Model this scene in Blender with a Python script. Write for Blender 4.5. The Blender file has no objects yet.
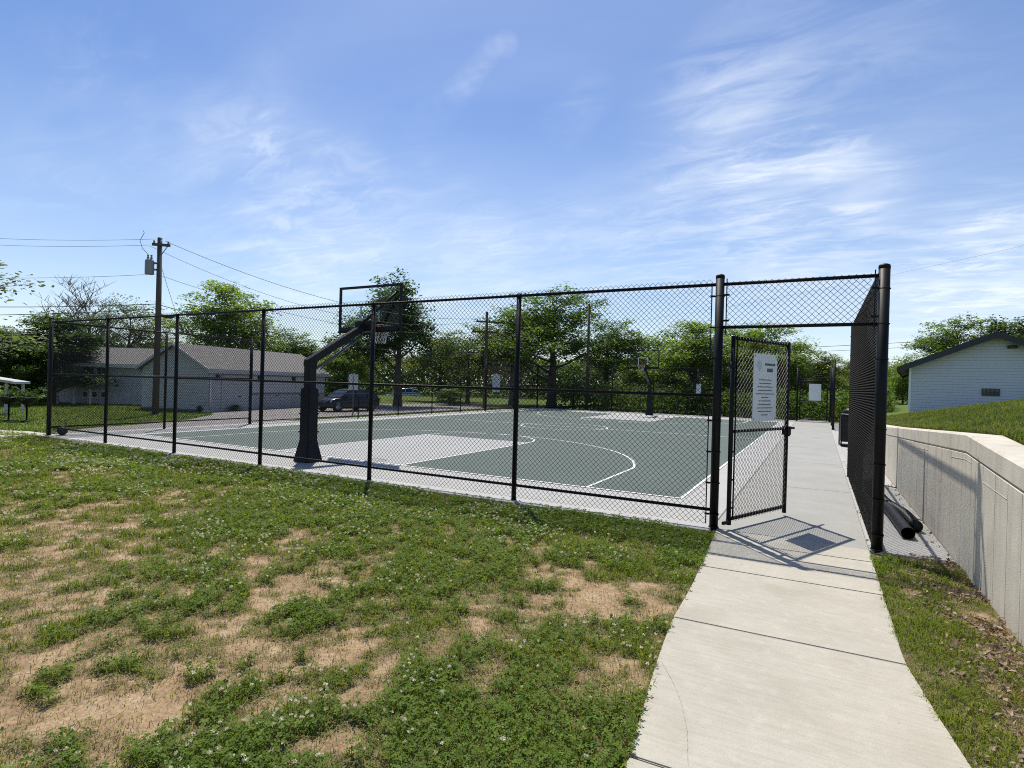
import bpy, bmesh, math, random
import numpy as np
from mathutils import Vector, Matrix, Euler

random.seed(7)
rng = np.random.default_rng(11)
R = math.radians
SC = bpy.context.scene
COL = SC.collection

# ------------------------------------------------------------------ camera
CAM = np.array([1.126, -7.498, 1.7407]); FPX = 566.0
YAW, ROLL, PITCH = 0.4971, 0.0275, -0.0007
Fv = np.array([-math.sin(YAW)*math.cos(PITCH), math.cos(YAW)*math.cos(PITCH), math.sin(PITCH)])
_r0 = np.array([math.cos(YAW), math.sin(YAW), 0.0]); _u0 = np.cross(_r0, Fv)
Rv = _r0*math.cos(ROLL) + _u0*math.sin(ROLL)
Uv = -_r0*math.sin(ROLL) + _u0*math.cos(ROLL)
cd = bpy.data.cameras.new('camera'); cam = bpy.data.objects.new('camera', cd); COL.objects.link(cam)
cd.sensor_fit = 'HORIZONTAL'; cd.sensor_width = 36.0; cd.lens = FPX/1024*36.0
cd.clip_start = 0.05; cd.clip_end = 3000
M = Matrix(((Rv[0], Uv[0], -Fv[0], CAM[0]), (Rv[1], Uv[1], -Fv[1], CAM[1]), (Rv[2], Uv[2], -Fv[2], CAM[2]), (0, 0, 0, 1)))
cam.matrix_world = M
SC.camera = cam

# ------------------------------------------------------------------ light
SUN_EL = R(63.2); SUN_H = np.array([-0.65, 0.76]); SUN_H /= np.linalg.norm(SUN_H)
sdir = Vector((SUN_H[0]*math.cos(SUN_EL), SUN_H[1]*math.cos(SUN_EL), math.sin(SUN_EL)))
sl = bpy.data.lights.new('sun', 'SUN'); sl.energy = 4.6; sl.angle = R(0.53); sl.color = (1.0, 0.95, 0.86)
so = bpy.data.objects.new('sun', sl); COL.objects.link(so)
so.rotation_euler = sdir.to_track_quat('Z', 'Y').to_euler()
SKY_STRENGTH = 0.090
EXPOSURE = 0.27

SC.view_settings.view_transform = 'Standard'; SC.view_settings.look = 'None'
SC.view_settings.exposure = EXPOSURE; SC.view_settings.gamma = 1.0
SC.view_settings.use_curve_mapping = False
SC.render.engine = 'CYCLES'
SC.cycles.max_bounces = 7; SC.cycles.diffuse_bounces = 3; SC.cycles.glossy_bounces = 3
SC.cycles.transmission_bounces = 4; SC.cycles.transparent_max_bounces = 12
SC.cycles.caustics_reflective = False; SC.cycles.caustics_refractive = False
SC.cycles.sample_clamp_indirect = 6
SC.cycles.use_denoising = False; SC.cycles.filter_width = 1.05

def raydir(px, py):
    d = Fv + Rv*(px-512)/FPX + Uv*(384-py)/FPX
    return d
def gp(px, depth, z=0.0):
    """ground point seen in image column px at a distance (along the view axis)"""
    d = Fv + Rv*(px-512)/FPX
    p = CAM + d*depth
    return np.array([p[0], p[1], z])
def ug(px, py, z=0.0):
    d = raydir(px, py); t = (z-CAM[2])/d[2]
    return CAM + d*t
def at3(px, py, depth):
    return CAM + raydir(px, py)*depth

# ---- world
W = bpy.data.worlds.new('World'); SC.world = W; W.use_nodes = True
nt = W.node_tree; N = nt.nodes; L = nt.links
N.clear()
wout = N.new('ShaderNodeOutputWorld'); bg = N.new('ShaderNodeBackground'); L.new(bg.outputs[0], wout.inputs[0])
bg.inputs['Strength'].default_value = SKY_STRENGTH
sky = N.new('ShaderNodeTexSky'); sky.sky_type = 'NISHITA'; sky.sun_disc = False
sky.sun_elevation = SUN_EL; sky.sun_rotation = math.atan2(SUN_H[0], SUN_H[1])
sky.air_density = 1.0; sky.dust_density = 0.5; sky.ozone_density = 2.6; sky.altitude = 200
def wm(op, a, b=None, clamp=False):
    n = N.new('ShaderNodeMath'); n.operation = op; n.use_clamp = clamp
    for i, v in enumerate((a, b)):
        if v is None: continue
        if isinstance(v, (int, float)): n.inputs[i].default_value = v
        else: L.new(v, n.inputs[i])
    return n.outputs[0]
tc = N.new('ShaderNodeTexCoord'); sep = N.new('ShaderNodeSeparateXYZ'); L.new(tc.outputs['Generated'], sep.inputs[0])
zz = wm('ADD', wm('MAXIMUM', sep.outputs[2], 0.0), 0.14)
cx = wm('DIVIDE', sep.outputs[0], zz); cy = wm('DIVIDE', sep.outputs[1], zz)
comb = N.new('ShaderNodeCombineXYZ'); L.new(cx, comb.inputs[0]); L.new(cy, comb.inputs[1])
def wnoise(scale, rot, stretch, detail, rough, dist, lo, hi):
    mp = N.new('ShaderNodeMapping'); L.new(comb.outputs[0], mp.inputs[0])
    mp.inputs['Rotation'].default_value = (0, 0, R(rot)); mp.inputs['Scale'].default_value = (stretch, 1, 1)
    t = N.new('ShaderNodeTexNoise'); L.new(mp.outputs[0], t.inputs['Vector'])
    t.inputs['Scale'].default_value = scale; t.inputs['Detail'].default_value = detail
    t.inputs['Roughness'].default_value = rough; t.inputs['Distortion'].default_value = dist
    mr = N.new('ShaderNodeMapRange'); mr.interpolation_type = 'SMOOTHSTEP'; L.new(t.outputs[0], mr.inputs[0])
    mr.inputs[1].default_value = lo; mr.inputs[2].default_value = hi
    return mr.outputs[0]
streak = wnoise(2.2, 62, 0.42, 8, 0.56, 1.1, 0.34, 0.80)
wisp = wnoise(7.5, 50, 0.45, 11, 0.66, 1.0, 0.40, 0.72)
veil = wnoise(0.8, 55, 0.5, 6, 0.55, 0.4, 0.38, 0.85)
def blob(px, py, rad, amp):
    d = raydir(px, py); d = d/np.linalg.norm(d)
    v = N.new('ShaderNodeVectorMath'); v.operation = 'DOT_PRODUCT'
    L.new(tc.outputs['Generated'], v.inputs[0]); v.inputs[1].default_value = tuple(d)
    mr = N.new('ShaderNodeMapRange'); mr.interpolation_type = 'SMOOTHSTEP'; L.new(v.outputs['Value'], mr.inputs[0])
    mr.inputs[1].default_value = math.cos(R(rad)); mr.inputs[2].default_value = 1.0
    mr.inputs[3].default_value = 0; mr.inputs[4].default_value = amp
    return mr.outputs[0]
acc = None
for b in [(800, 212, 9, 1.1), (715, 232, 10, .7), (620, 245, 9, .55), (850, 190, 6, .4), (745, 95, 8, .45), (700, 130, 8, .4), (800, 60, 12, .3),
          (235, 135, 5, .5), (285, 150, 5, .65), (340, 172, 5, .4), (506, 44, 1.3, .55), (494, 47, 1.2, .5), (486, 57, 1.3, .30), (478, 68, 1.4, .28), (468, 80, 1.5, .28), (458, 92, 1.6, .25), (446, 104, 1.8, .2), (432, 116, 2.0, .18), (420, 126, 2, .15),
          (592, 96, 2.6, .20), (580, 106, 2.6, .20), (568, 120, 3, .2), (262, 70, 2.5, .12), (276, 80, 2.5, .12), (95, 45, 5, .16), (40, 187, 5, .2), (120, 125, 9, .2),
          (250, 225, 10, .35), (330, 235, 10, .45), (430, 240, 10, .4), (300, 262, 10, .35), (480, 275, 8, .5), (550, 265, 9, .35),
          (960, 275, 8, .6), (1010, 268, 8, .6), (940, 303, 9, .4), (1000, 312, 10, .4), (870, 315, 8, .3), (880, 120, 14, .2)]:
    o = blob(*b); acc = o if acc is None else wm('ADD', acc, o)
c1 = wm('MULTIPLY', acc, wm('ADD', wm('MULTIPLY', streak, 0.24), wm('MULTIPLY', wisp, 0.20)))
c2 = wm('ADD', wm('MULTIPLY', veil, 0.16), 0.05)
hz = N.new('ShaderNodeMapRange'); hz.interpolation_type = 'SMOOTHSTEP'; L.new(sep.outputs[2], hz.inputs[0])
hz.inputs[1].default_value = 0.55; hz.inputs[2].default_value = -0.02; hz.inputs[3].default_value = 0.0; hz.inputs[4].default_value = 0.30
cl = wm('MINIMUM', wm('ADD', wm('ADD', c1, c2), hz.outputs[0]), 0.9)
hs = N.new('ShaderNodeHueSaturation'); L.new(sky.outputs[0], hs.inputs['Color'])
hs.inputs['Hue'].default_value = 0.508; hs.inputs['Saturation'].default_value = 1.30; hs.inputs['Value'].default_value = 1.22
mx = N.new('ShaderNodeMix'); mx.data_type = 'RGBA'
L.new(cl, mx.inputs[0]); L.new(hs.outputs[0], mx.inputs[6]); mx.inputs[7].default_value = (9.2, 9.9, 10.6, 1)
L.new(mx.outputs[2], bg.inputs['Color'])

# ------------------------------------------------------------------ materials
MATS = {}
def newmat(name):
    m = bpy.data.materials.new(name); m.use_nodes = True
    MATS[name] = m
    return m, m.node_tree.nodes, m.node_tree.links, m.node_tree.nodes['Principled BSDF']
def mat(name, col, rough=0.6, var=0.12, scale=6.0, bump=0.0, bscale=40.0, metal=0.0, spec=0.5, col2=None, detail=6, coord='Object', lo=.3, hi=.7, stretch=None):
    """principled with a noise-varied base colour and optional fine bump"""
    m, n, l, p = newmat(name)
    p.inputs['Roughness'].default_value = rough; p.inputs['Metallic'].default_value = metal
    p.inputs['Specular IOR Level'].default_value = spec
    t = n.new('ShaderNodeTexCoord'); no = n.new('ShaderNodeTexNoise')
    vec = t.outputs[coord]
    if stretch:
        mp = n.new('ShaderNodeMapping'); l.new(vec, mp.inputs[0]); mp.inputs['Scale'].default_value = stretch; vec = mp.outputs[0]
    l.new(vec, no.inputs['Vector']); no.inputs['Scale'].default_value = scale; no.inputs['Detail'].default_value = detail
    no.inputs['Roughness'].default_value = .62
    r = n.new('ShaderNodeValToRGB'); l.new(no.outputs[0], r.inputs[0])
    c2 = col2 if col2 else tuple(min(1, c*(1+var)) for c in col)
    c1 = col if col2 else tuple(c*(1-var) for c in col)
    r.color_ramp.elements[0].position = lo; r.color_ramp.elements[1].position = hi
    r.color_ramp.elements[0].color = (*c1, 1); r.color_ramp.elements[1].color = (*c2, 1)
    l.new(r.outputs[0], p.inputs['Base Color'])
    if bump:
        nb = n.new('ShaderNodeTexNoise'); l.new(vec, nb.inputs['Vector']); nb.inputs['Scale'].default_value = bscale; nb.inputs['Detail'].default_value = 4
        bp = n.new('ShaderNodeBump'); bp.inputs['Strength'].default_value = bump; bp.inputs['Distance'].default_value = 0.01
        l.new(nb.outputs[0], bp.inputs['Height']); l.new(bp.outputs[0], p.inputs['Normal'])
    return m
def overlay(m, col, scale, lo, hi, amt, stretch=None, detail=5, coord='Object'):
    """multiply-in stains over the base colour"""
    n, l = m.node_tree.nodes, m.node_tree.links; p = n['Principled BSDF']
    src = p.inputs['Base Color'].links[0].from_socket
    t = n.new('ShaderNodeTexCoord'); vec = t.outputs[coord]
    if stretch:
        mp = n.new('ShaderNodeMapping'); l.new(vec, mp.inputs[0]); mp.inputs['Scale'].default_value = stretch; vec = mp.outputs[0]
    no = n.new('ShaderNodeTexNoise'); l.new(vec, no.inputs['Vector']); no.inputs['Scale'].default_value = scale; no.inputs['Detail'].default_value = detail
    mr = n.new('ShaderNodeMapRange'); l.new(no.outputs[0], mr.inputs[0]); mr.inputs[1].default_value = lo; mr.inputs[2].default_value = hi; mr.inputs[4].default_value = amt
    x = n.new('ShaderNodeMix'); x.data_type = 'RGBA'; l.new(mr.outputs[0], x.inputs[0]); l.new(src, x.inputs[6]); x.inputs[7].default_value = (*col, 1)
    l.new(x.outputs[2], p.inputs['Base Color'])
    return m

BLACK = mat('black_vinyl', (.005, .005, .0055), rough=.5, var=.3, scale=9, spec=.22)
WIRE = mat('black_vinyl_wire', (.005, .005, .0055), rough=.5, var=.2, scale=9, spec=.25)
BPLASTIC = mat('black_plastic', (.008, .008, .009), rough=.5, var=.25, scale=12, spec=.3, bump=.15, bscale=60)
PADM = mat('dark_navy_pad', (.006, .007, .011), rough=.55, var=.25, spec=.25, scale=6, bump=.2, bscale=14)
STEEL = mat('dark_grey_steel', (.009, .009, .011), rough=.5, var=.2, scale=10, spec=.25)
STEELG = mat('grey_steel', (.12, .12, .13), rough=.45, var=.3, scale=14)
CONC_P = mat('path_concrete', (.44, .41, .335), rough=.85, var=.09, scale=1.6, bump=.35, bscale=260)
overlay(CONC_P, (.335, .305, .245), 3.2, .45, .72, .55)
overlay(CONC_P, (.31, .29, .24), 34, .42, .78, .50, stretch=(.10, 1, 1))
overlay(CONC_P, (.52, .49, .42), 12, .52, .8, .5)
overlay(CONC_P, (.27, .25, .20), 120, .50, .72, .40)
overlay(CONC_P, (.30, .265, .20), 1.3, .54, .70, .40)
overlay(CONC_P, (.21, .185, .14), 55, .66, .76, .6)
CONC_I = mat('court_walk_concrete', (.315, .31, .28), rough=.85, var=.09, scale=1.2, bump=.3, bscale=240)
overlay(CONC_I, (.29, .28, .255), 3, .5, .75, .4)
overlay(CONC_I, (.22, .2, .17), 80, .62, .78, .4)
overlay(CONC_I, (.24, .235, .21), 1.1, .5, .7, .35)
APRON = mat('apron_concrete', (.37, .365, .345), rough=.8, var=.07, scale=1.5, bump=.2, bscale=200)
overlay(APRON, (.38, .37, .34), 2.2, .5, .8, .4)
WALLC = mat('wall_concrete', (.57, .52, .425), rough=.85, var=.10, scale=2.5, bump=.3, bscale=120)
overlay(WALLC, (.41, .38, .32), 3.0, .48, .78, .5, stretch=(1, 4, .35))
overlay(WALLC, (.62, .58, .50), 8.0, .55, .8, .4, stretch=(1, 2, .4))
overlay(WALLC, (.24, .215, .175), 60, .62, .74, .55)
overlay(WALLC, (.34, .30, .235), 1.6, .52, .66, .45, stretch=(1, 3, .5))
COURT = mat('green_court_acrylic', (.068, .097, .080), rough=.8, var=.05, scale=.7, bump=.12, bscale=300)
overlay(COURT, (.10, .122, .10), .9, .46, .75, .5)
overlay(COURT, (.12, .135, .115), 5, .60, .74, .45, stretch=(1, .25, 1))
overlay(COURT, (.05, .068, .06), 7, .55, .8, .3)
LANE = mat('light_grey_lane_paint', (.335, .335, .32), rough=.75, var=.05, scale=.9, bump=.1, bscale=300)
LINEM = mat('white_line_paint', (.72, .72, .70), rough=.7, var=.06, scale=2)
ASPH = mat('grey_gravel_asphalt', (.235, .215, .20), rough=.95, var=.18, scale=2.5, bump=.4, bscale=80)
overlay(ASPH, (.33, .31, .285), 30, .5, .75, .5)
WALK = mat('old_walk_concrete', (.42, .39, .34), rough=.9, var=.12, scale=2)
WHITEP = mat('white_paint', (.74, .75, .76), rough=.6, var=.04, scale=2)
SIGNW = mat('white_sign_face', (.78, .80, .80), rough=.45, var=.03, scale=1.2)
SIGNB = mat('grey_sign_back', (.45, .48, .50), rough=.5, var=.06, scale=2)
INK = mat('dark_sign_print', (.06, .07, .09), rough=.6, var=.1, scale=20)
INKL = mat('pale_blue_sign_print', (.45, .52, .60), rough=.6, var=.1, scale=20)
FASCIA = mat('dark_fascia', (.025, .028, .034), rough=.6, var=.2, scale=3)
SHINGLE = mat('grey_shingles', (.16, .15, .14), rough=.9, var=.22, scale=5, bump=.5, bscale=22)
overlay(SHINGLE, (.10, .095, .09), 16, .5, .7, .6, stretch=(1, 1, 3))
WOODP = mat('weathered_pole_wood', (.085, .065, .05), rough=.9, var=.35, scale=3, bump=.5, bscale=20, stretch=(4, 4, .3))
BARK = mat('tree_bark', (.075, .062, .05), rough=.95, var=.35, scale=4, bump=.6, bscale=18, stretch=(3, 3, .6))
TRANSF = mat('grey_transformer_paint', (.20, .215, .23), rough=.5, var=.1, scale=4)
CABLE = mat('black_cable', (.015, .015, .016), rough=.6, var=.1, scale=4)
CABLEG = mat('aluminium_cable', (.16, .17, .185), rough=.6, var=.1, scale=4)
RIMM = mat('orange_rim_paint', (.42, .10, .035), rough=.5, var=.15, scale=9)
NETM = mat('white_net_cord', (.65, .64, .62), rough=.9, var=.1, scale=9)
BALLM = mat('brown_ball_rubber', (.045, .026, .018), rough=.7, var=.3, scale=14, bump=.3, bscale=200)
CARP = mat('navy_car_paint', (.005, .006, .010), rough=.22, var=.1, scale=3)
CARW = mat('white_car_paint', (.70, .71, .72), rough=.25, var=.03, scale=3)
GLASSD = mat('dark_glass', (.03, .035, .04), rough=.06, var=.1, scale=3)
TYRE = mat('tyre_rubber', (.015, .015, .015), rough=.85, var=.2, scale=14)
ALLOY = mat('alloy_rim', (.30, .31, .32), rough=.35, var=.1, scale=8, metal=.7)
LAMP = mat('headlight_lens', (.62, .65, .68), rough=.12, var=.05, scale=8)
TAIL = mat('red_tail_lens', (.30, .02, .02), rough=.2, var=.1, scale=8)
SOIL = mat('mulch', (.05, .038, .028), rough=1, var=.4, scale=20, bump=.6, bscale=40)
STONE = mat('pale_stone', (.42, .39, .33), rough=.9, var=.2, scale=9, bump=.4, bscale=40)
WINM = mat('window_glass_dark', (.035, .042, .052), rough=.08, var=.2, scale=2)
RUST = mat('dead_leaf', (.16, .10, .055), rough=.9, var=.4, scale=30)

def glass_mat():
    m = bpy.data.materials.new('clear_backboard_glass'); m.use_nodes = True; n, l = m.node_tree.nodes, m.node_tree.links; n.clear()
    o = n.new('ShaderNodeOutputMaterial'); tr = n.new('ShaderNodeBsdfTransparent'); gl = n.new('ShaderNodeBsdfGlossy')
    tr.inputs[0].default_value = (.93, .96, .96, 1); gl.inputs['Roughness'].default_value = .05
    fr = n.new('ShaderNodeFresnel'); fr.inputs[0].default_value = 1.18
    x = n.new('ShaderNodeMixShader'); l.new(fr.outputs[0], x.inputs[0]); l.new(tr.outputs[0], x.inputs[1]); l.new(gl.outputs[0], x.inputs[2]); l.new(x.outputs[0], o.inputs[0])
    return m
GLASS = glass_mat()

def siding_mat(name, col, pitch):
    m, n, l, p = newmat(name)
    p.inputs['Roughness'].default_value = .55
    t = n.new('ShaderNodeTexCoord'); s = n.new('ShaderNodeSeparateXYZ'); l.new(t.outputs['Object'], s.inputs[0])
    d = n.new('ShaderNodeMath'); d.operation = 'DIVIDE'; l.new(s.outputs[2], d.inputs[0]); d.inputs[1].default_value = pitch
    f = n.new('ShaderNodeMath'); f.operation = 'FRACT'; l.new(d.outputs[0], f.inputs[0])
    bp = n.new('ShaderNodeBump'); bp.inputs['Strength'].default_value = 1.0; bp.inputs['Distance'].default_value = .03; bp.invert = True
    l.new(f.outputs[0], bp.inputs['Height']); l.new(bp.outputs[0], p.inputs['Normal'])
    no = n.new('ShaderNodeTexNoise'); l.new(t.outputs['Object'], no.inputs['Vector']); no.inputs['Scale'].default_value = 1.3; no.inputs['Detail'].default_value = 6
    r = n.new('ShaderNodeValToRGB'); l.new(no.outputs[0], r.inputs[0])
    r.color_ramp.elements[0].color = (*[c*.9 for c in col], 1); r.color_ramp.elements[1].color = (*[min(1, c*1.05) for c in col], 1)
    # the dark gap line where one board laps the next
    g = n.new('ShaderNodeMath'); g.operation = 'LESS_THAN'; l.new(f.outputs[0], g.inputs[0]); g.inputs[1].default_value = .09
    gm = n.new('ShaderNodeMath'); gm.operation = 'MULTIPLY'; l.new(g.outputs[0], gm.inputs[0]); gm.inputs[1].default_value = .45
    x = n.new('ShaderNodeMix'); x.data_type = 'RGBA'; l.new(gm.outputs[0], x.inputs[0]); l.new(r.outputs[0], x.inputs[6]); x.inputs[7].default_value = (*[c*.45 for c in col], 1)
    l.new(x.outputs[2], p.inputs['Base Color'])
    return m
SIDING = siding_mat('white_lap_siding', (.54, .56, .57), .13)
SIDING2 = siding_mat('white_board_siding', (.50, .49, .465), .16)

def leaf_mat(name, trans=.4, tcol=(1.25, 1.35, .55), rough=.55, spec=.3):
    """colour per leaf from the mesh's own 'tint' attribute; thin leaves let some light through"""
    m = bpy.data.materials.new(name); m.use_nodes = True; n, l = m.node_tree.nodes, m.node_tree.links
    p = n['Principled BSDF']; o = n['Material Output']; p.inputs['Roughness'].default_value = rough
    p.inputs['Specular IOR Level'].default_value = spec
    a = n.new('ShaderNodeAttribute'); a.attribute_name = 'tint'
    l.new(a.outputs['Color'], p.inputs['Base Color'])
    v = n.new('ShaderNodeVectorMath'); v.operation = 'MULTIPLY'; l.new(a.outputs['Color'], v.inputs[0]); v.inputs[1].default_value = tcol
    tb = n.new('ShaderNodeBsdfTranslucent'); l.new(v.outputs[0], tb.inputs[0])
    x = n.new('ShaderNodeMixShader'); x.inputs[0].default_value = trans
    l.new(p.outputs[0], x.inputs[1]); l.new(tb.outputs[0], x.inputs[2]); l.new(x.outputs[0], o.inputs[0])
    return m
LEAF = leaf_mat('foliage', .50)
BLADE = leaf_mat('grass_blades', .50, (1.35, 1.3, .5), .6, .16)
DRY = leaf_mat('dry_grass_blades', .2, (1.1, 1.0, .8))
PETAL = leaf_mat('clover_petals', .3, (1, 1, 1))

# ------------------------------------------------------------------ mesh helpers
class MB:
    def __init__(s): s.v = []; s.f = []; s.mi = []; s.sm = []; s.cur = 0; s.smooth = False
    def add(s, vs, fs):
        o = len(s.v); s.v += [tuple(map(float, q)) for q in vs]
        for f in fs: s.f.append(tuple(i+o for i in f)); s.mi.append(s.cur); s.sm.append(s.smooth)
    def box(s, a, b, M_=None):
        x0, y0, z0 = a; x1, y1, z1 = b
        vs = [(x0, y0, z0), (x1, y0, z0), (x1, y1, z0), (x0, y1, z0), (x0, y0, z1), (x1, y0, z1), (x1, y1, z1), (x0, y1, z1)]
        if M_ is not None: vs = [tuple(M_ @ Vector(q)) for q in vs]
        s.add(vs, [(0, 3, 2, 1), (4, 5, 6, 7), (0, 1, 5, 4), (1, 2, 6, 5), (2, 3, 7, 6), (3, 0, 4, 7)])
    def tube(s, pts, rad, n=10, caps=True, closed=False, flat=None):
        pts = [np.array(q, float) for q in pts]; k = len(pts)
        rads = rad if hasattr(rad, '__len__') else [rad]*k
        vs = []; prev = None
        for i in range(k):
            if closed: t = pts[(i+1) % k]-pts[i-1]
            else: t = pts[min(i+1, k-1)]-pts[max(i-1, 0)]
            t = t/(np.linalg.norm(t)+1e-9)
            ref = np.array([0, 0, 1.]) if abs(t[2]) < .95 else np.array([1., 0, 0])
            if prev is not None:
                a = prev-t*(prev@t)
                a = a/(np.linalg.norm(a)+1e-9)
            else:
                a = np.cross(t, ref); a /= np.linalg.norm(a)
            prev = a; b = np.cross(t, a)
            for j in range(n):
                an = 2*math.pi*j/n + (math.pi/4 if n == 4 else 0)
                vs.append(pts[i]+rads[i]*(math.cos(an)*a+math.sin(an)*b))
        fs = []
        for i in range(k if closed else k-1):
            i2 = (i+1) % k
            for j in range(n): fs.append((i*n+j, i*n+(j+1) % n, i2*n+(j+1) % n, i2*n+j))
        if caps and not closed:
            fs.append(tuple(range(n))[::-1]); fs.append(tuple((k-1)*n+j for j in range(n)))
        sm = s.smooth; s.smooth = n > 5; s.add(vs, fs); s.smooth = sm
    def lathe(s, prof, n=20, c=(0, 0, 0)):
        vs = []; fs = []
        for r_, z in prof:
            for j in range(n):
                a = 2*math.pi*j/n; vs.append((c[0]+r_*math.cos(a), c[1]+r_*math.sin(a), c[2]+z))
        for i in range(len(prof)-1):
            for j in range(n): fs.append((i*n+j, i*n+(j+1) % n, (i+1)*n+(j+1) % n, (i+1)*n+j))
        fs.append(tuple(range(n))[::-1]); fs.append(tuple((len(prof)-1)*n+j for j in range(n)))
        sm = s.smooth; s.smooth = True; s.add(vs, fs); s.smooth = sm
    def prism(s, poly, z0, z1):
        n = len(poly); vs = [(p[0], p[1], z0) for p in poly]+[(p[0], p[1], z1) for p in poly]
        fs = [tuple(range(n))[::-1], tuple(range(n, 2*n))]+[(i, (i+1) % n, n+(i+1) % n, n+i) for i in range(n)]
        s.add(vs, fs)
    def build(s, name, m, parent=None, loc=None, bevel=0):
        me = bpy.data.meshes.new(name); me.from_pydata(s.v, [], s.f)
        for q in (m if isinstance(m, (list, tuple)) else [m]): me.materials.append(q)
        me.polygons.foreach_set('material_index', s.mi); me.polygons.foreach_set('use_smooth', s.sm); me.update()
        o = bpy.data.objects.new(name, me); COL.objects.link(o)
        if parent is not None: o.parent = parent
        if loc is not None: o.location = loc
        if bevel:
            bm = bmesh.new(); bm.from_mesh(me)
            bmesh.ops.bevel(bm, geom=[e for e in bm.edges if len(e.link_faces) == 2 and e.calc_face_angle(0) > .5], offset=bevel, segments=2, affect='EDGES', clamp_overlap=True)
            bm.to_mesh(me); bm.free()
        return o
def npmesh(name, V, F, m, parent=None, tint=None, smooth=False):
    """fast mesh from arrays, all faces with the same number of corners"""
    me = bpy.data.meshes.new(name); k = F.shape[1]
    me.vertices.add(len(V)); me.vertices.foreach_set('co', np.ascontiguousarray(V, dtype=np.float32).ravel())
    me.loops.add(F.size); me.loops.foreach_set('vertex_index', np.ascontiguousarray(F, dtype=np.int32).ravel())
    me.polygons.add(len(F)); me.polygons.foreach_set('loop_start', np.arange(0, F.size, k, dtype=np.int32))
    me.polygons.foreach_set('use_smooth', np.full(len(F), smooth))
    me.update(calc_edges=True)
    if tint is not None:
        a = me.color_attributes.new('tint', 'FLOAT_COLOR', 'POINT')
        c = np.ones((len(V), 4), np.float32); c[:, :3] = tint; a.data.foreach_set('color', c.ravel())
    me.materials.append(m)
    o = bpy.data.objects.new(name, me); COL.objects.link(o)
    if parent is not None: o.parent = parent
    return o
def tag(o, label=None, cat=None, group=None, kind=None):
    if label: o['label'] = label
    if cat: o['category'] = cat
    if group: o['group'] = group
    if kind: o['kind'] = kind
    return o
def empty(name, loc=(0, 0, 0), rz=0.0, label=None, cat=None, group=None):
    o = bpy.data.objects.new(name, None); COL.objects.link(o); o.location = tuple(map(float, loc)); o.rotation_euler = (0, 0, rz)
    o.empty_display_size = .2
    return tag(o, label, cat, group)
def dup(root, loc, rz=0.0, scale=None, label=None, group=None):
    def cp(o, par):
        c = o.copy(); COL.objects.link(c)
        if par is not None: c.parent = par
        for ch in list(o.children): cp(ch, c)
        return c
    r = cp(root, None); r.location = tuple(map(float, loc)); r.rotation_euler = (0, 0, rz)
    if scale is not None: r.scale = scale if hasattr(scale, '__len__') else (scale,)*3
    if label: r['label'] = label
    if group: r['group'] = group
    return r
def structure(o): o['kind'] = 'structure'; return o

# ---- numpy value noise
_tab = rng.random((256, 256))
def vnoise(x, y):
    xi = np.floor(x).astype(int); yi = np.floor(y).astype(int); fx = x-xi; fy = y-yi
    fx = fx*fx*(3-2*fx); fy = fy*fy*(3-2*fy)
    g = lambda a, b: _tab[a & 255, b & 255]
    return (g(xi, yi)*(1-fx)+g(xi+1, yi)*fx)*(1-fy)+(g(xi, yi+1)*(1-fx)+g(xi+1, yi+1)*fx)*fy
def fbm(x, y, o=4):
    s = 0; a = .5; t = 0
    for i in range(o): s = s+a*vnoise(x*2**i+17.3*i, y*2**i-9.1*i); t += a; a *= .5
    return s/t
def sstep(a, b, x):
    t = np.clip((x-a)/(b-a), 0, 1); return t*t*(3-2*t)

# ------------------------------------------------------------------ terrain
def tz(x, y):
    return -0.03 - 0.13*sstep(-18.2, -21.5, np.asarray(x, float))
def wall_top(y):
    y = np.asarray(y, float)
    return np.interp(y, [-9, -2.1, -.25, 6.9, 14, 24, 30], [.80, 1.24, 1.36, 1.05, .80, .5, .35])
def hill_z(x, y):
    x = np.asarray(x, float); base = wall_top(y)-.05
    k = np.interp(y, [-5, 0, 12, 24, 40], [.17, .19, .245, .21, .12])
    rise = k*(x-2.75); return base + 2.2*np.tanh(rise/2.2) + .05*(fbm(x*.7, np.asarray(y)*.7)-.5)*np.clip(x-2.75, 0, 1)

# far ground sheet
g = MB()
rad = [0, 20, 45, 80, 140, 260, 500, 1000]
vs = []; fs = []; nA = 48
for r_ in rad[1:]:
    for j in range(nA):
        a = 2*math.pi*j/nA; vs.append((-8+r_*math.cos(a), 10+r_*math.sin(a), -0.22))
vs.append((-8, 10, -0.22)); c = len(vs)-1
for j in range(nA): fs.append((j, (j+1) % nA, c))
for i in range(len(rad)-2):
    for j in range(nA): fs.append((i*nA+j, (i+1)*nA+j, (i+1)*nA+(j+1) % nA, i*nA+(j+1) % nA))
g.add(vs, fs)
GRASSFAR = mat('distant_grass', (.065, .105, .020), rough=.95, scale=.5, col2=(.13, .165, .04), spec=.1, bump=.6, bscale=8)
structure(g.build('ground', GRASSFAR))

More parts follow.
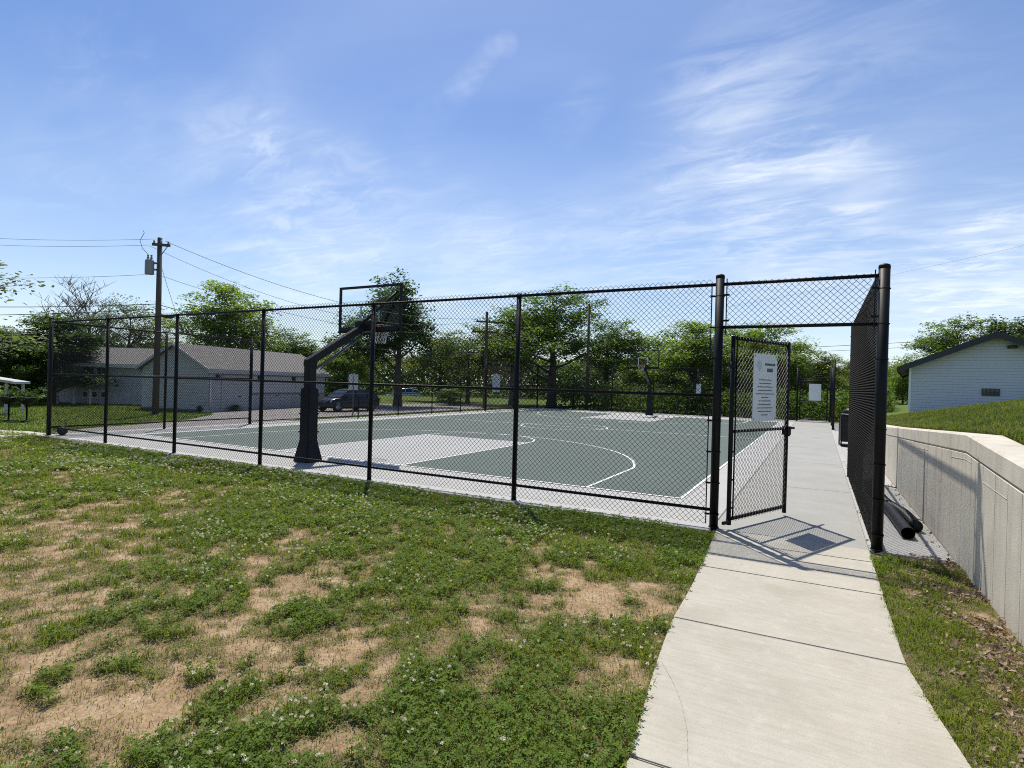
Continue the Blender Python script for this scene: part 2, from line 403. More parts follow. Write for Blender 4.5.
# --- lawn cover: 1 lush clover/grass, 0 bare dirt
DIRT_SPOTS = [(610, 592, .75, 1.0), (655, 575, .5, .6), (560, 575, .6, .7), (545, 598, .5, .5), (335, 655, .6, .9), (300, 640, .5, .6), (345, 690, .20, 1.0), (60, 650, .8, .9), (20, 660, .8, .9),
              (110, 700, .6, 1.0), (160, 690, .5, .9), (20, 745, .5, 1.0), (90, 740, .5, .9), (480, 600, .30, .8), (505, 640, .25, .8), (90, 530, .7, .8), (130, 555, .9, .6), (40, 590, 1.0, .8),
              (30, 560, 1.0, .6), (200, 590, .8, .4), (330, 575, .6, .55), (370, 575, .5, .4), (340, 760, .3, .9), (540, 690, .35, .55), (600, 650, .3, .7), (620, 680, .25, .6), (430, 660, .3, .5),
              (180, 500, .9, .35), (170, 620, .9, .5), (250, 665, .5, .7), (80, 610, .8, .7), (265, 710, .2, .8), (555, 665, .3, .6), (60, 700, .7, .8), (30, 620, .9, .8), (140, 655, .7, .6), (5, 690, .8, .7), (60, 545, 1, .5), (380, 640, .4, .5),
              (420, 545, .6, .35), (250, 590, .8, .5), (465, 650, .3, .5), (10, 520, 1.2, .4), (510, 605, .3, .4)]
LUSH_SPOTS = [(470, 730, .9, 1.0), (560, 720, .6, 1.0), (400, 750, .5, 1.0), (600, 740, .4, 1.0), (340, 615, .5, .8), (290, 640, .35, .5), (400, 590, .5, .7), (480, 560, .7, .7), (560, 630, .5, .9), (640, 615, .4, 1.0),
              (200, 580, .6, .5), (120, 640, .45, .8), (150, 610, .5, .7), (260, 700, .3, .5), (680, 560, .5, .9), (500, 520, 1.2, .9), (300, 500, 1.5, .7), (420, 690, .4, .6), (130, 665, .4, .6), (240, 525, 1, .6), (190, 745, .3, .7), (260, 760, .3, .7),
              (470, 655, .3, .7), (360, 705, .35, .5), (10, 770, .4, .6), (140, 765, .4, .7)]
DS = [(ug(a, b)[:2], c, d) for a, b, c, d in DIRT_SPOTS]; LS = [(ug(a, b)[:2], c, d) for a, b, c, d in LUSH_SPOTS]
def cover(x, y):
    n = fbm(x*1.25+3.1, y*1.25+8.7, 5); n2 = fbm(x*3.6, y*3.6, 3); n3 = fbm(x*9+5, y*9, 3)
    b = np.full(np.shape(x), .69)
    b = b + .14*sstep(-2.6, -.8, y) - .03*sstep(-4.5, -8, x)*sstep(-1.0, -3.0, y)
    wx = x + .5*(fbm(x*2, y*2+50, 3)-.5); wy = y + .5*(fbm(x*2+50, y*2, 3)-.5)
    dm = np.zeros(np.shape(x)); lm = np.zeros(np.shape(x))
    for (c, r_, a) in DS: dm = np.maximum(dm, a*np.exp(-((wx-c[0])**2+(wy-c[1])**2)/(r_*.75)**2))
    for (c, r_, a) in LS: lm = np.maximum(lm, a*np.exp(-((wx-c[0])**2+(wy-c[1])**2)/(r_*.75)**2))
    tuft = sstep(.60, .80, vnoise(x*5.5+31, y*5.5+12)+.35*(n3-.5))+.7*sstep(.64, .82, vnoise(x*9.5+3, y*9.5+77))
    b = b - .56*dm + .24*lm + .44*tuft*(1-.15*dm)
    v = .88 - sstep(2.0, 2.4, x+.35*(n2-.5))*.28
    b = np.where(x > 1.3, v, b)
    return np.clip(b + .45*(n-.5) + .95*(n2-.5) + .95*(n3-.5), 0, 1)
def lawn_z(x, y):
    cz = -.03 + .035*(fbm(x*.8, y*.8, 3)-.5) + .012*(fbm(x*5, y*5, 2)-.5)
    edge = np.minimum(sstep(0, .25, np.abs(x-np.clip(x, .05, 1.7))), sstep(-.1, -.4, y))
    fall = .13*sstep(-18.2, -21.5, x)
    return np.minimum(cz, -.012) - fall*1.0 + 0*edge
def grid(x0, x1, y0, y1, step, zf):
    xs = np.arange(x0, x1+step*.5, step); ys = np.arange(y0, y1+step*.5, step); X, Y = np.meshgrid(xs, ys)
    V = np.stack([X.ravel(), Y.ravel(), zf(X.ravel(), Y.ravel())], 1)
    nx, ny = len(xs), len(ys); i = np.arange((nx-1)*(ny-1)); r_ = i//(nx-1); c = i % (nx-1)
    a = r_*nx+c; F = np.stack([a, a+1, a+1+nx, a+nx], 1)
    return V, F
def soil_mat():
    m, n, l, p = newmat('lawn_soil'); p.inputs['Roughness'].default_value = .95; p.inputs['Specular IOR Level'].default_value = .2
    a = n.new('ShaderNodeAttribute'); a.attribute_name = 'tint'
    t = n.new('ShaderNodeTexCoord')
    def nz(s, d=6):
        q = n.new('ShaderNodeTexNoise'); l.new(t.outputs['Object'], q.inputs['Vector']); q.inputs['Scale'].default_value = s; q.inputs['Detail'].default_value = d; q.inputs['Roughness'].default_value = .7; return q.outputs[0]
    r = n.new('ShaderNodeValToRGB'); l.new(nz(3.5), r.inputs[0])
    e = r.color_ramp.elements; e[0].position = .30; e[0].color = (.19, .125, .068, 1); e[1].position = .70; e[1].color = (.50, .375, .24, 1)
    q = e.new(.5); q.color = (.37, .255, .145, 1)
    r2 = n.new('ShaderNodeValToRGB'); l.new(nz(45, 4), r2.inputs[0]); e = r2.color_ramp.elements
    e[0].position = .35; e[0].color = (.55, .55, .55, 1); e[1].position = .65; e[1].color = (1.2, 1.2, 1.15, 1)
    mu = n.new('ShaderNodeMix'); mu.data_type = 'RGBA'; mu.blend_type = 'MULTIPLY'; mu.inputs[0].default_value = .8; l.new(r.outputs[0], mu.inputs[6]); l.new(r2.outputs[0], mu.inputs[7])
    r3 = n.new('ShaderNodeValToRGB'); l.new(nz(20, 5), r3.inputs[0]); e = r3.color_ramp.elements
    e[0].position = .3; e[0].color = (.05, .06, .02, 1); e[1].position = .75; e[1].color = (.17, .15, .065, 1)
    s = n.new('ShaderNodeSeparateColor'); l.new(a.outputs['Color'], s.inputs[0])
    x = n.new('ShaderNodeMix'); x.data_type = 'RGBA'; l.new(s.outputs[0], x.inputs[0]); l.new(mu.outputs[2], x.inputs[6]); l.new(r3.outputs[0], x.inputs[7])
    l.new(x.outputs[2], p.inputs['Base Color'])
    bp = n.new('ShaderNodeBump'); bp.inputs['Strength'].default_value = .7; bp.inputs['Distance'].default_value = .02
    l.new(nz(60, 5), bp.inputs['Height']); l.new(bp.outputs[0], p.inputs['Normal'])
    return m
SOILM = soil_mat()
V, F = grid(-24, 2.44, -9.5, .2, .06, lawn_z)
cv = cover(V[:, 0], V[:, 1]); gm = sstep(.26, .74, cv)
structure(npmesh('lawn', V, F, SOILM, tint=np.stack([gm]*3, 1), smooth=True))
# yard west of the court
V, F = grid(-75, -17.45, -12, 60, .5, lambda x, y: tz(x, y) + np.where((x > -24.2) & (y < .4), -.05, 0))
cvf = .55+.45*fbm(V[:, 0]*.4, V[:, 1]*.4, 4)
structure(npmesh('yard', V, F, GRASSFAR, smooth=True))
# hill behind the wall
V, F = grid(2.74, 60, -12, 70, .4, hill_z)
structure(npmesh('hill', V, F, GRASSFAR, smooth=True))

# driveway, walk
d = MB(); dz = lambda x, y: float(tz(x, y))+.012
poly = [(-17.45, .35), (-18.03, .52), (-19.7, 2.4), (-20.7, 4.2), (-22.2, 7.0), (-24.4, 9.6), (-26.5, 10.8), (-28.9, 21), (-29.6, 27), (-27, 33), (-22, 35), (-19.5, 33), (-19.3, 30), (-18.8, 14), (-18.2, 9.2), (-17.45, 8.0)]
bm = bmesh.new(); f = bm.faces.new([bm.verts.new((x, y, 0)) for x, y in poly])
bmesh.ops.triangulate(bm, faces=[f]); bmesh.ops.subdivide_edges(bm, edges=bm.edges[:], cuts=7, use_grid_fill=True)
for v in bm.verts: v.co.z = dz(v.co.x, v.co.y)
me = bpy.data.meshes.new('driveway'); bm.to_mesh(me); bm.free(); me.materials.append(ASPH)
o = bpy.data.objects.new('driveway', me); COL.objects.link(o); structure(o)
d = MB()
pa = [(-17.5, -.22), (-15.9, -.35), (-15.95, -1.35), (-18.5, -.95), (-24, -.6), (-40, .5), (-40, 1.6), (-24, .35), (-18.5, .02), (-17.5, .1)]
for (a, b) in [((-40, .3), (-17.45, -.32))]:
    n_ = 16
    for i in range(n_):
        x0 = a[0]+(b[0]-a[0])*i/n_; x1 = a[0]+(b[0]-a[0])*(i+1)/n_-.015
        y0 = a[1]+(b[1]-a[1])*i/n_; y1 = a[1]+(b[1]-a[1])*(i+1)/n_
        za, zb = float(tz(x0, 0)), float(tz(x1, 0))
        d.add([(x0, y0-.55, za-.05), (x1, y1-.55, zb-.05), (x1, y1+.5, zb-.05), (x0, y0+.5, za-.05), (x0, y0-.55, za+.03), (x1, y1-.55, zb+.03), (x1, y1+.5, zb+.03), (x0, y0+.5, za+.03)],
              [(0, 3, 2, 1), (4, 5, 6, 7), (0, 1, 5, 4), (1, 2, 6, 5), (2, 3, 7, 6), (3, 0, 4, 7)])
structure(d.build('side_walk', WALK))

# ------------------------------------------------------------------ court
FX0, FX1 = -17.16, 1.734     # west fence line, east fence line
FY1 = 30.18                  # far fence line
a = MB(); a.box((-17.42, -.20, -.16), (-.02, 30.5, 0)); structure(a.build('court_slab', APRON, bevel=.006))
a = MB(); y = -.05
for y0, y1 in [(-.03, 4.0), (4.008, 8.2), (8.208, 12.4), (12.408, 16.6), (16.608, 20.8), (20.808, 25), (25.008, 30.5), (30.508, 40)]:
    a.box((-.01, y0, -.16), (1.655, y1, -.001))
structure(a.build('court_walk', CONC_I, bevel=.004))
a = MB(); a.box((1.66, -.05, -.16), (1.80, 30.5, .004)); a.box((1.80, .02, -.16), (2.445, 30.5, -.02))
structure(a.build('wall_side_slab', APRON, bevel=.008))
CX = -8.22; BY0, BY1 = 1.60, 27.2; SX0, SX1 = CX-7.5, CX+7.5
a = MB(); a.box((SX0, BY0, .0005), (SX1, BY1, .004)); structure(a.build('court_surface', COURT))
lane = MB()
for (y0, y1) in ((BY0+.001, BY0+5.79), (BY1-5.79, BY1-.001)):
    lane.box((CX-1.83, y0, .0045), (CX+1.83, y1, .008))
structure(lane.build('lane_paint', LANE))
ln = MB(); LZ0, LZ1 = .0085, .011; LW = .05
def lbox(x0, x1, y0, y1): ln.box((x0, y0, LZ0), (x1, y1, LZ1))
lbox(SX0, SX0+LW, BY0, BY1); lbox(SX1-LW, SX1, BY0, BY1)
lbox(SX0+LW, SX1-LW, BY0, BY0+LW); lbox(SX0+LW, SX1-LW, BY1-LW, BY1)
MIDY = (BY0+BY1)/2; lbox(SX0+LW, CX-1.83, MIDY-LW/2, MIDY+LW/2); lbox(CX-1.77, CX+1.77, MIDY-LW/2, MIDY+LW/2); lbox(CX+1.83, SX1-LW, MIDY-LW/2, MIDY+LW/2)
def arc(cx_, cy_, r_, a0, a1, n=64):
    vs = []; fs = []
    for i in range(n+1):
        t = a0+(a1-a0)*i/n
        for rr in (r_-LW/2, r_+LW/2):
            for z in (LZ0, LZ1): vs.append((cx_+rr*math.cos(t), cy_+rr*math.sin(t), z))
    for i in range(n):
        o = i*4; fs += [(o+1, o+3, o+7, o+5), (o, o+1, o+5, o+4), (o+2, o+6, o+7, o+3)]
    ln.add(vs, fs)
arc(CX, MIDY, 1.80, 0, 2*math.pi)
for s, by in ((1, BY0), (-1, BY1)):
    ry = by+s*1.6; R3 = 6.02
    lo = math.acos(5.9/R3)
    if s > 0: arc(CX, ry, R3, lo, math.pi-lo); arc(CX, by+s*5.84, 1.83, 0, math.pi)
    else: arc(CX, ry, R3, math.pi+lo, 2*math.pi-lo); arc(CX, by+s*5.84, 1.83, math.pi, 2*math.pi)
    ye = ry+s*R3*math.sin(lo)
    for sx in (-1, 1):
        lbox(CX+sx*5.9-LW/2, CX+sx*5.9+LW/2, min(by+s*.052, ye), max(by+s*.052, ye))
        x = CX+sx*1.858
        lbox(x-.025, x+.025, min(by+s*.052, by+s*5.80), max(by+s*.052, by+s*5.80))
    lbox(CX-1.88, CX+1.88, min(by+s*5.805, by+s*5.855), max(by+s*5.805, by+s*5.855))
structure(ln.build('court_lines', LINEM))

# ---- path in front of the gate
def path_l(y): return float(np.interp(y, [-9, -6.2, -5, -4.5, -3.9, -3.2, -2, -.3, .0], [.75, .55, .39, .33, .26, .2, .16, .06, .04]))
def path_r(y): return float(np.interp(y, [-9, -4.4, -3.7, -3, 0], [2.02, 1.83, 1.74, 1.66, 1.66]))
pm = MB()
joints = [-.045, -.60, -1.22, -1.68, -3.10, -4.86, -6.6, -8.4, -10.2]
for y1, y0 in zip(joints[:-1], joints[1:]):
    n_ = 6; top = []
    ys = [y0+.006+(y1-y0-.012)*i/n_ for i in range(n_+1)]
    vs = []; fs = []
    skew = 0.045
    for yy in ys:
        l_, r_ = path_l(yy), path_r(yy)
        w_ = .004*math.sin(yy*23)
        vs += [(l_+w_, yy, -.16), (r_+w_, yy+skew, -.16), (r_+w_, yy+skew, -.002), (l_+w_, yy, -.002)]
    for i in range(n_):
        o = i*4
        for q in range(4): fs.append((o+q, o+(q+1) % 4, o+4+(q+1) % 4, o+4+q))
    fs.append((0, 1, 2, 3)[::-1]); e = n_*4; fs.append((e, e+1, e+2, e+3)); pm.add(vs, [f_[::-1] for f_ in fs])
structure(pm.build('path', CONC_P, bevel=.006))
CRACK = mat('concrete_crack', (.30, .275, .22), rough=1, var=.3, scale=40)
ck = MB()
for pts in ([(662, 662), (674, 684), (682, 705), (687, 730), (688, 768)], [(905, 642), (893, 634), (880, 628)], [(740, 560), (742, 566)]):
    P_ = [ug(*q_) for q_ in pts]; P_ = [(P_[i]*(1-t)+P_[i+1]*t) for i in range(len(P_)-1) for t in np.linspace(0, 1, 12, endpoint=False)]
    vs = []
    for i, p_ in enumerate(P_):
        w_ = .0011+.0006*math.sin(i*1.7); j_ = .0015*math.sin(i*2.3)+.001*math.sin(i*5.1); vs += [(p_[0]-w_+j_, p_[1], .0008), (p_[0]+w_+j_, p_[1], .0008)]
    ck.add(vs, [(2*i, 2*i+1, 2*i+3, 2*i+2) for i in range(len(P_)-1)])
structure(ck.build('path_crack', CRACK))

# ------------------------------------------------------------------ retaining wall
wm_ = MB(); prof_y = []
seams = [-5.6, -4.9, -4.4, -3.7, -3.1, -2.62, -2.08, -1.72, -1.36, -.95, -.50, -.1, .45, 1.0, 1.35, 2.0, 2.9, 3.6, 4.3, 5.0, 6.0, 7.0, 8.2, 9.4, 10.6, 12, 14, 16, 18, 20, 23, 26]
st = [(-9, 0)]
for q in seams: st += [(q-.006, 0), (q, .012), (q+.006, 0)]
st.append((30, 0))
for q in (-2.1, -.25, 6.9, 24): st.append((q+.0007, 0))
st.sort()
vs = []; fs = []
for (yy, off) in st:
    zt = float(wall_top(yy)); x0 = 2.45; wob = .006*math.sin(yy*1.7)
    P = [(x0+off, -.25), (x0+off, zt-.205), (x0+.022, zt-.199), (x0+.022, zt-.183), (x0+wob*.5, zt-.177), (x0+wob*.5, zt-.018), (x0+.018, zt), (2.735, zt), (2.75, zt-.015), (2.75, -.25)]
    vs += [(p[0], yy, p[1]) for p in P]
k = 10
for i in range(len(st)-1):
    for j in range(k): fs.append((i*k+j, (i+1)*k+j, (i+1)*k+(j+1) % k, i*k+(j+1) % k))
fs.append(tuple(range(k))); fs.append(tuple((len(st)-1)*k+j for j in range(k))[::-1])
wm_.add(vs, fs)
rw = empty('retaining_wall', (0, 0, 0), 0, 'pale board-formed concrete retaining wall holding the grass bank beside the path', 'retaining wall')
wm_.build('wall', WALLC, rw)
for (ya, yb, dzt) in ((-1.7, -.95, .30), (-.5, .45, .05), (2.0, 3.6, .10)):
    q = MB(); n_ = 8; pts = []
    for i in range(n_+1):
        yy = ya+(yb-ya)*i/n_; pts.append((2.449, yy, float(wall_top(yy))-.24-dzt*.3-.02*i/n_))
    q.tube(pts, .0028, 4); q.build('form_ridge', WALLC, rw)

# ------------------------------------------------------------------ chain link fence
PITCH_ = .072
def link_mesh(name, w, h):
    n = max(1, int(round(w/(PITCH_/2)))); p = w/n; m = int(round(h/(PITCH_/2)))
    r_ = .0031
    i = np.arange(n)[:, None]; j = np.arange(m+1)[None, :]
    x = (i+.5)*p + p/2*(((i+j) % 2)*2-1)
    x = np.broadcast_to(x, (n, m+1)); z = np.broadcast_to(j*(h/m), (n, m+1))
    yy = np.where(((i+j) % 2) == 1, .0032, -.0032)*np.ones_like(x)
    an = np.array([0, 2*math.pi/3, 4*math.pi/3])
    V = np.zeros((n, m+1, 3, 3))
    V[..., 0] = x[..., None]+1.35*r_*np.cos(an); V[..., 1] = yy[..., None]+r_*np.sin(an); V[..., 2] = z[..., None]
    idx = np.arange(n*(m+1)*3).reshape(n, m+1, 3)
    F = np.stack([idx[:, :-1, :], np.roll(idx, -1, 2)[:, :-1, :], np.roll(idx, -1, 2)[:, 1:, :], idx[:, 1:, :]], -1).reshape(-1, 4)
    me_o = npmesh(name, V.reshape(-1, 3), F, WIRE); me = me_o.data; bpy.data.objects.remove(me_o)
    return me
_lm = {}
def wire_panel(parent, w, h, x, z, y=-.048):
    key = (round(w, 2), round(h, 2))
    if key not in _lm: _lm[key] = link_mesh('wire_mesh', *key)
    o = bpy.data.objects.new('wire_mesh', _lm[key]); COL.objects.link(o); o.parent = parent; o.location = (x, y, z); o.scale = (w/key[0], 1, h/key[1])
    return o
def bar(parent, name, a, b, r_, m=BLACK, n=12):
    q = MB(); q.tube([a, b], r_, n); return q.build(name, m, parent)
def post(parent, x, h, r_, kind='line_post', cap=True, y=0, plate=True):
    q = MB(); q.tube([(x, y, -.02), (x, y, h)], r_, 16); o = q.build(kind, BLACK, parent)
    if cap:
        c = MB(); c.lathe([(r_*1.03, h-.03), (r_*1.04, h+.004), (r_*.92, h+.018), (r_*.5, h+.028), (.004, h+.031)], 16, (x, y, 0)); c.build('post_cap', BLACK, o)
    if plate:
        c = MB(); c.tube([(x, y, .0), (x, y, .012)], r_*1.18, 16); c.build('footing_collar', BPLASTIC, o)
    return o
def tension(parent, x, z0, z1, side, r_):
    q = MB(); xb = x+side*(r_+.035)
    q.box((xb-.006, -.056, z0), (xb+.006, -.042, z1))
    q.build('tension_bar', BLACK, parent)
    n = int((z1-z0)/.38)
    for i in range(n+1):
        z = z0+.12+(z1-z0-.24)*i/max(1, n); b = MB()
        ring = [(x+(r_+.004)*math.cos(t), (r_+.004)*math.sin(t), z) for t in np.linspace(0, 2*math.pi, 14, endpoint=False)]
        b.tube(ring, .008, 4, closed=True)
        b.box((min(x+side*r_, xb+side*.02), -.036, z-.012), (max(x+side*r_, xb+side*.02), -.024, z+.012))
        b.tube([(xb+side*.012, -.060, z), (xb+side*.012, -.012, z)], .006, 6)
        b.build('tension_band', BLACK, parent)
def fence_run(name, origin, rz, spans, label, h=3.06, rails=(.22, 1.66, 3.06), first=True, last=True, group=None, zoff=0.0, near=True, lr=.037, tr=.053, railr=.021, flip=False, bands=True):
    f = empty(name, (*origin, zoff), rz, label, 'fence', group)
    xs = [0]
    for s in spans: xs.append(xs[-1]+s)
    for i, x in enumerate(xs):
        term = i in (0, len(xs)-1)
        if i == 0 and not first: continue
        if i == len(xs)-1 and not last: continue
        post(f, x, h+.10 if term else h-.03, tr if term else lr, 'end_post' if term else 'line_post', cap=term, plate=near)
        if term and bands: tension(f, x, .05, h-.03, 1 if i == 0 else -1, tr)
        elif near and not term:
            c = MB(); c.tube([(x-.04, 0, h), (x+.04, 0, h)], .030, 12); c.build('rail_fitting', BLACK, f)
    for z in rails:
        nm = 'top_rail' if z == rails[-1] else ('bottom_rail' if z == rails[0] else 'middle_rail')
        bar(f, nm, (xs[0]+tr*.6, 0 if nm != 'middle_rail' else .0, z), (xs[-1]-tr*.6, 0, z), railr)
    for i in range(len(spans)):
        x0 = xs[i]+(tr+.03 if i == 0 else 0); x1 = xs[i+1]-(tr+.03 if i == len(spans)-1 else 0)
        wire_panel(f, x1-x0, h+.015, x0, .045, .048 if flip else -.048)
    return f
S = 2.86; WING = 3.08
# run along the near end (from the west corner to the gate post)
near_f = fence_run('chain_link_fence', (-6*S, 0), 0, [S]*6, 'tall black chain link fence across the near end of the court, along the lawn')
# header over the gate belongs to its own short piece between the two gate posts
hd = empty('fence_header', (0, 0, 0), 0, 'narrow chain link transom bridging the two big posts above the open gate', 'fence header')
bar(hd, 'top_rail', (.05, 0, 3.06), (1.68, 0, 3.06), .021); bar(hd, 'bottom_rail', (.05, 0, 2.52), (1.68, 0, 2.52), .021)
wire_panel(hd, 1.52, .58, .09, 2.50)
for x in (.088, 1.646):
    q = MB(); q.box((x-.006, -.056, 2.42), (x+.006, -.042, 3.12)); q.build('tension_bar', BLACK, hd)
    for z in (2.60, 2.92):
        b = MB(); xa, xb = (.045, .12) if x < 1 else (1.615, 1.69)
        b.box((xa, -.036, z-.012), (xb, -.024, z+.012)); b.build('tension_band', BLACK, hd)
east = fence_run('chain_link_fence', (FX1, 0), R(90), [WING, WING], 'tall dark fence wing running back from the right gate post beside the retaining wall', flip=True, group=None, tr=.057)
westw = fence_run('chain_link_fence', (-6*S, 0), R(90), [WING, WING], 'tall fence wing turning the far-left corner in front of the garage', first=False, near=False)
lowf = fence_run('low_chain_link_fence', (-6*S, 2*WING), R(90), [2.77]*6, 'low waist-high chain link fence along the court side next to the driveway', h=1.12, rails=(.10, 1.10), first=False, last=False, near=False, lr=.028, tr=.03, railr=.018, bands=False)
westf = fence_run('chain_link_fence', (-6*S, 22.78), R(90), [3.7, 3.7], 'tall fence wing at the back left corner of the court carrying a small grey sign', near=False)
farf = fence_run('chain_link_fence', (-6*S, FY1), 0, [S]*6, 'tall black fence across the back end of the court, before the woods', first=False, near=False)
eastf = fence_run('chain_link_fence', (FX1, 22.72), R(90), [3.73, 3.73], 'tall fence wing at the far end of the walkway by the trash can', near=False, last=True)

# gates (a leaf, its hinge side at local x = 0)
def gate(loc, rz, w, label, z0=.07, z1=2.39, latch=True):
    gt = empty('chain_link_gate', loc, rz, label, 'gate')
    fr = MB(); r_ = .024
    fr.tube([(0, 0, z0-.0), (0, 0, z1+.02)], r_*1.15, 12); fr.tube([(w, 0, z0-.03), (w, 0, z1+.02)], r_*1.15, 12)
    for z in (z0+.06, (z0+z1)/2-.01, z1): fr.tube([(.02, 0, z), (w-.02, 0, z)], r_*(.85 if 1 < z < 2 else 1), 12)
    fr.build('gate_frame', BLACK, gt)
    wire_panel(gt, w-.10, z1-z0-.02, .05, z0+.03, -.028)
    for x in (.042, w-.042):
        q = MB(); q.box((x-.006, -.036, z0+.05), (x+.006, -.022, z1+.03)); q.build('tension_bar', BLACK, gt)
        for z in (z0+.2, z0+.55, z0+.9, z0+1.5, z0+1.9):
            b = MB(); b.box((x-.045, -.030, z-.010), (x+.02, -.018, z+.010)) if x < 1 else b.box((x-.02, -.030, z-.010), (x+.045, -.018, z+.010)); b.build('tension_band', BLACK, gt)
    for z in (z0+.02, z1-.35):
        q = MB(); q.tube([(0, 0, z-.03), (0, 0, z+.04)], .032, 12); q.box((-.13, -.014, z-.016), (-.02, .014, z+.02)); q.build('hinge', BLACK, gt)
    if latch:
        q = MB(); zc = (z0+z1)/2-.01
        q.tube([(w-.03, -.0, zc), (w+.22, -.0, zc)], .017, 8); q.box((w-.035, -.045, zc-.09), (w+.045, .045, zc+.03)); q.box((w+.02, -.03, zc-.11), (w+.05, .03, zc-.05))
        q.build('latch', BLACK, gt)
    return gt
GA = math.atan2(1.30, .56)
g1 = gate((.175, 0.0, 0), GA, 1.42, 'open black chain link gate leaf swung inward at the near end of the walkway')
g2 = gate((.14, FY1, 0), 0, 1.42, 'closed chain link gate at the far end of the walkway', latch=False)
hd2 = dup(hd, (0, FY1, 0), 0, label='chain link transom over the closed gate at the far end')
# rules sign on the near gate
def text_rows(q, x0, x1, z0, z1, rows, y, rr):
    zz_ = np.linspace(z1, z0, rows)
    for z in zz_:
        w_ = (x1-x0)*(.35 if rr.random() < .16 else rr.uniform(.6, 1.0)); c_ = (x0+x1)/2; x = c_-w_/2
        while x < c_+w_/2:
            s_ = rr.uniform(.012, .05); q.box((x, y-.001, z-.006), (min(x+s_, c_+w_/2), y, z+.006)); x += s_+.009
sg = empty('rules_sign', g1.location, GA, 'tall white rules sign with lines of dark print hung on the open gate', 'sign')
q = MB(); q.box((.42, -.046, 1.34), (1.02, -.040, 2.22)); q.build('panel', SIGNW, sg, bevel=.001)
q = MB(); rr = random.Random(3)
for (x0, x1, z, hh) in ((.70, .97, 2.085, .014), (.76, .91, 2.01, .024)):
    x = x0
    while x < x1:
        s_ = rr.uniform(.022, .034); q.box((x, -.0475, z-hh), (min(x+s_, x1), -.0465, z+hh)); x += s_+.006
q.build('heading_lettering', INK, sg)
q = MB(); text_rows(q, .47, .97, 1.42, 1.88, 11, -.0465, rr); q.build('body_lettering', INK, sg)
q = MB()
for i in range(2):
    q.tube([(.555+.055*(1-i*.4)*math.cos(t), -.0475, 2.07+.055*(1-i*.4)*math.sin(t)) for t in np.linspace(0, 2*math.pi, 24, endpoint=False)], .003, 4, closed=True)
q.box((.55, -.0475, 1.98), (.56, -.0465, 2.12)); q.build('round_emblem', INKL, sg)
for x in (.45, .99):
    for z in (1.37, 2.19):
        q = MB(); q.tube([(x, -.050, z), (x, -.02, z)], .008, 8); q.build('bolt', STEELG, sg)
def small_sign(loc, rz, w, h, label, m=SIGNB):
    s_ = empty('notice_sign', loc, rz, label, 'sign')
    q = MB(); q.box((-w/2, -.006, -h/2), (w/2, .004, h/2)); q.build('panel', m, s_, bevel=.002)
    for x in (-w/2+.05, w/2-.05):
        for z in (-h/2+.05, h/2-.05):
            q = MB(); q.tube([(x, -.012, z), (x, .03, z)], .012, 8); q.build('bolt', STEELG, s_)
    return s_
small_sign((.92, FY1-.045, 1.72), 0, .63, .98, 'plain white notice panel on the closed gate at the end of the walkway', SIGNW)
small_sign((-5.66, FY1-.06, 1.68), 0, .30, .75, 'small narrow pale sign on the back fence near the far hoop')
small_sign((-6*S+.07, 23.95, 1.74), R(90), .95, 1.15, 'grey notice panel on the tall fence wing at the back left corner')

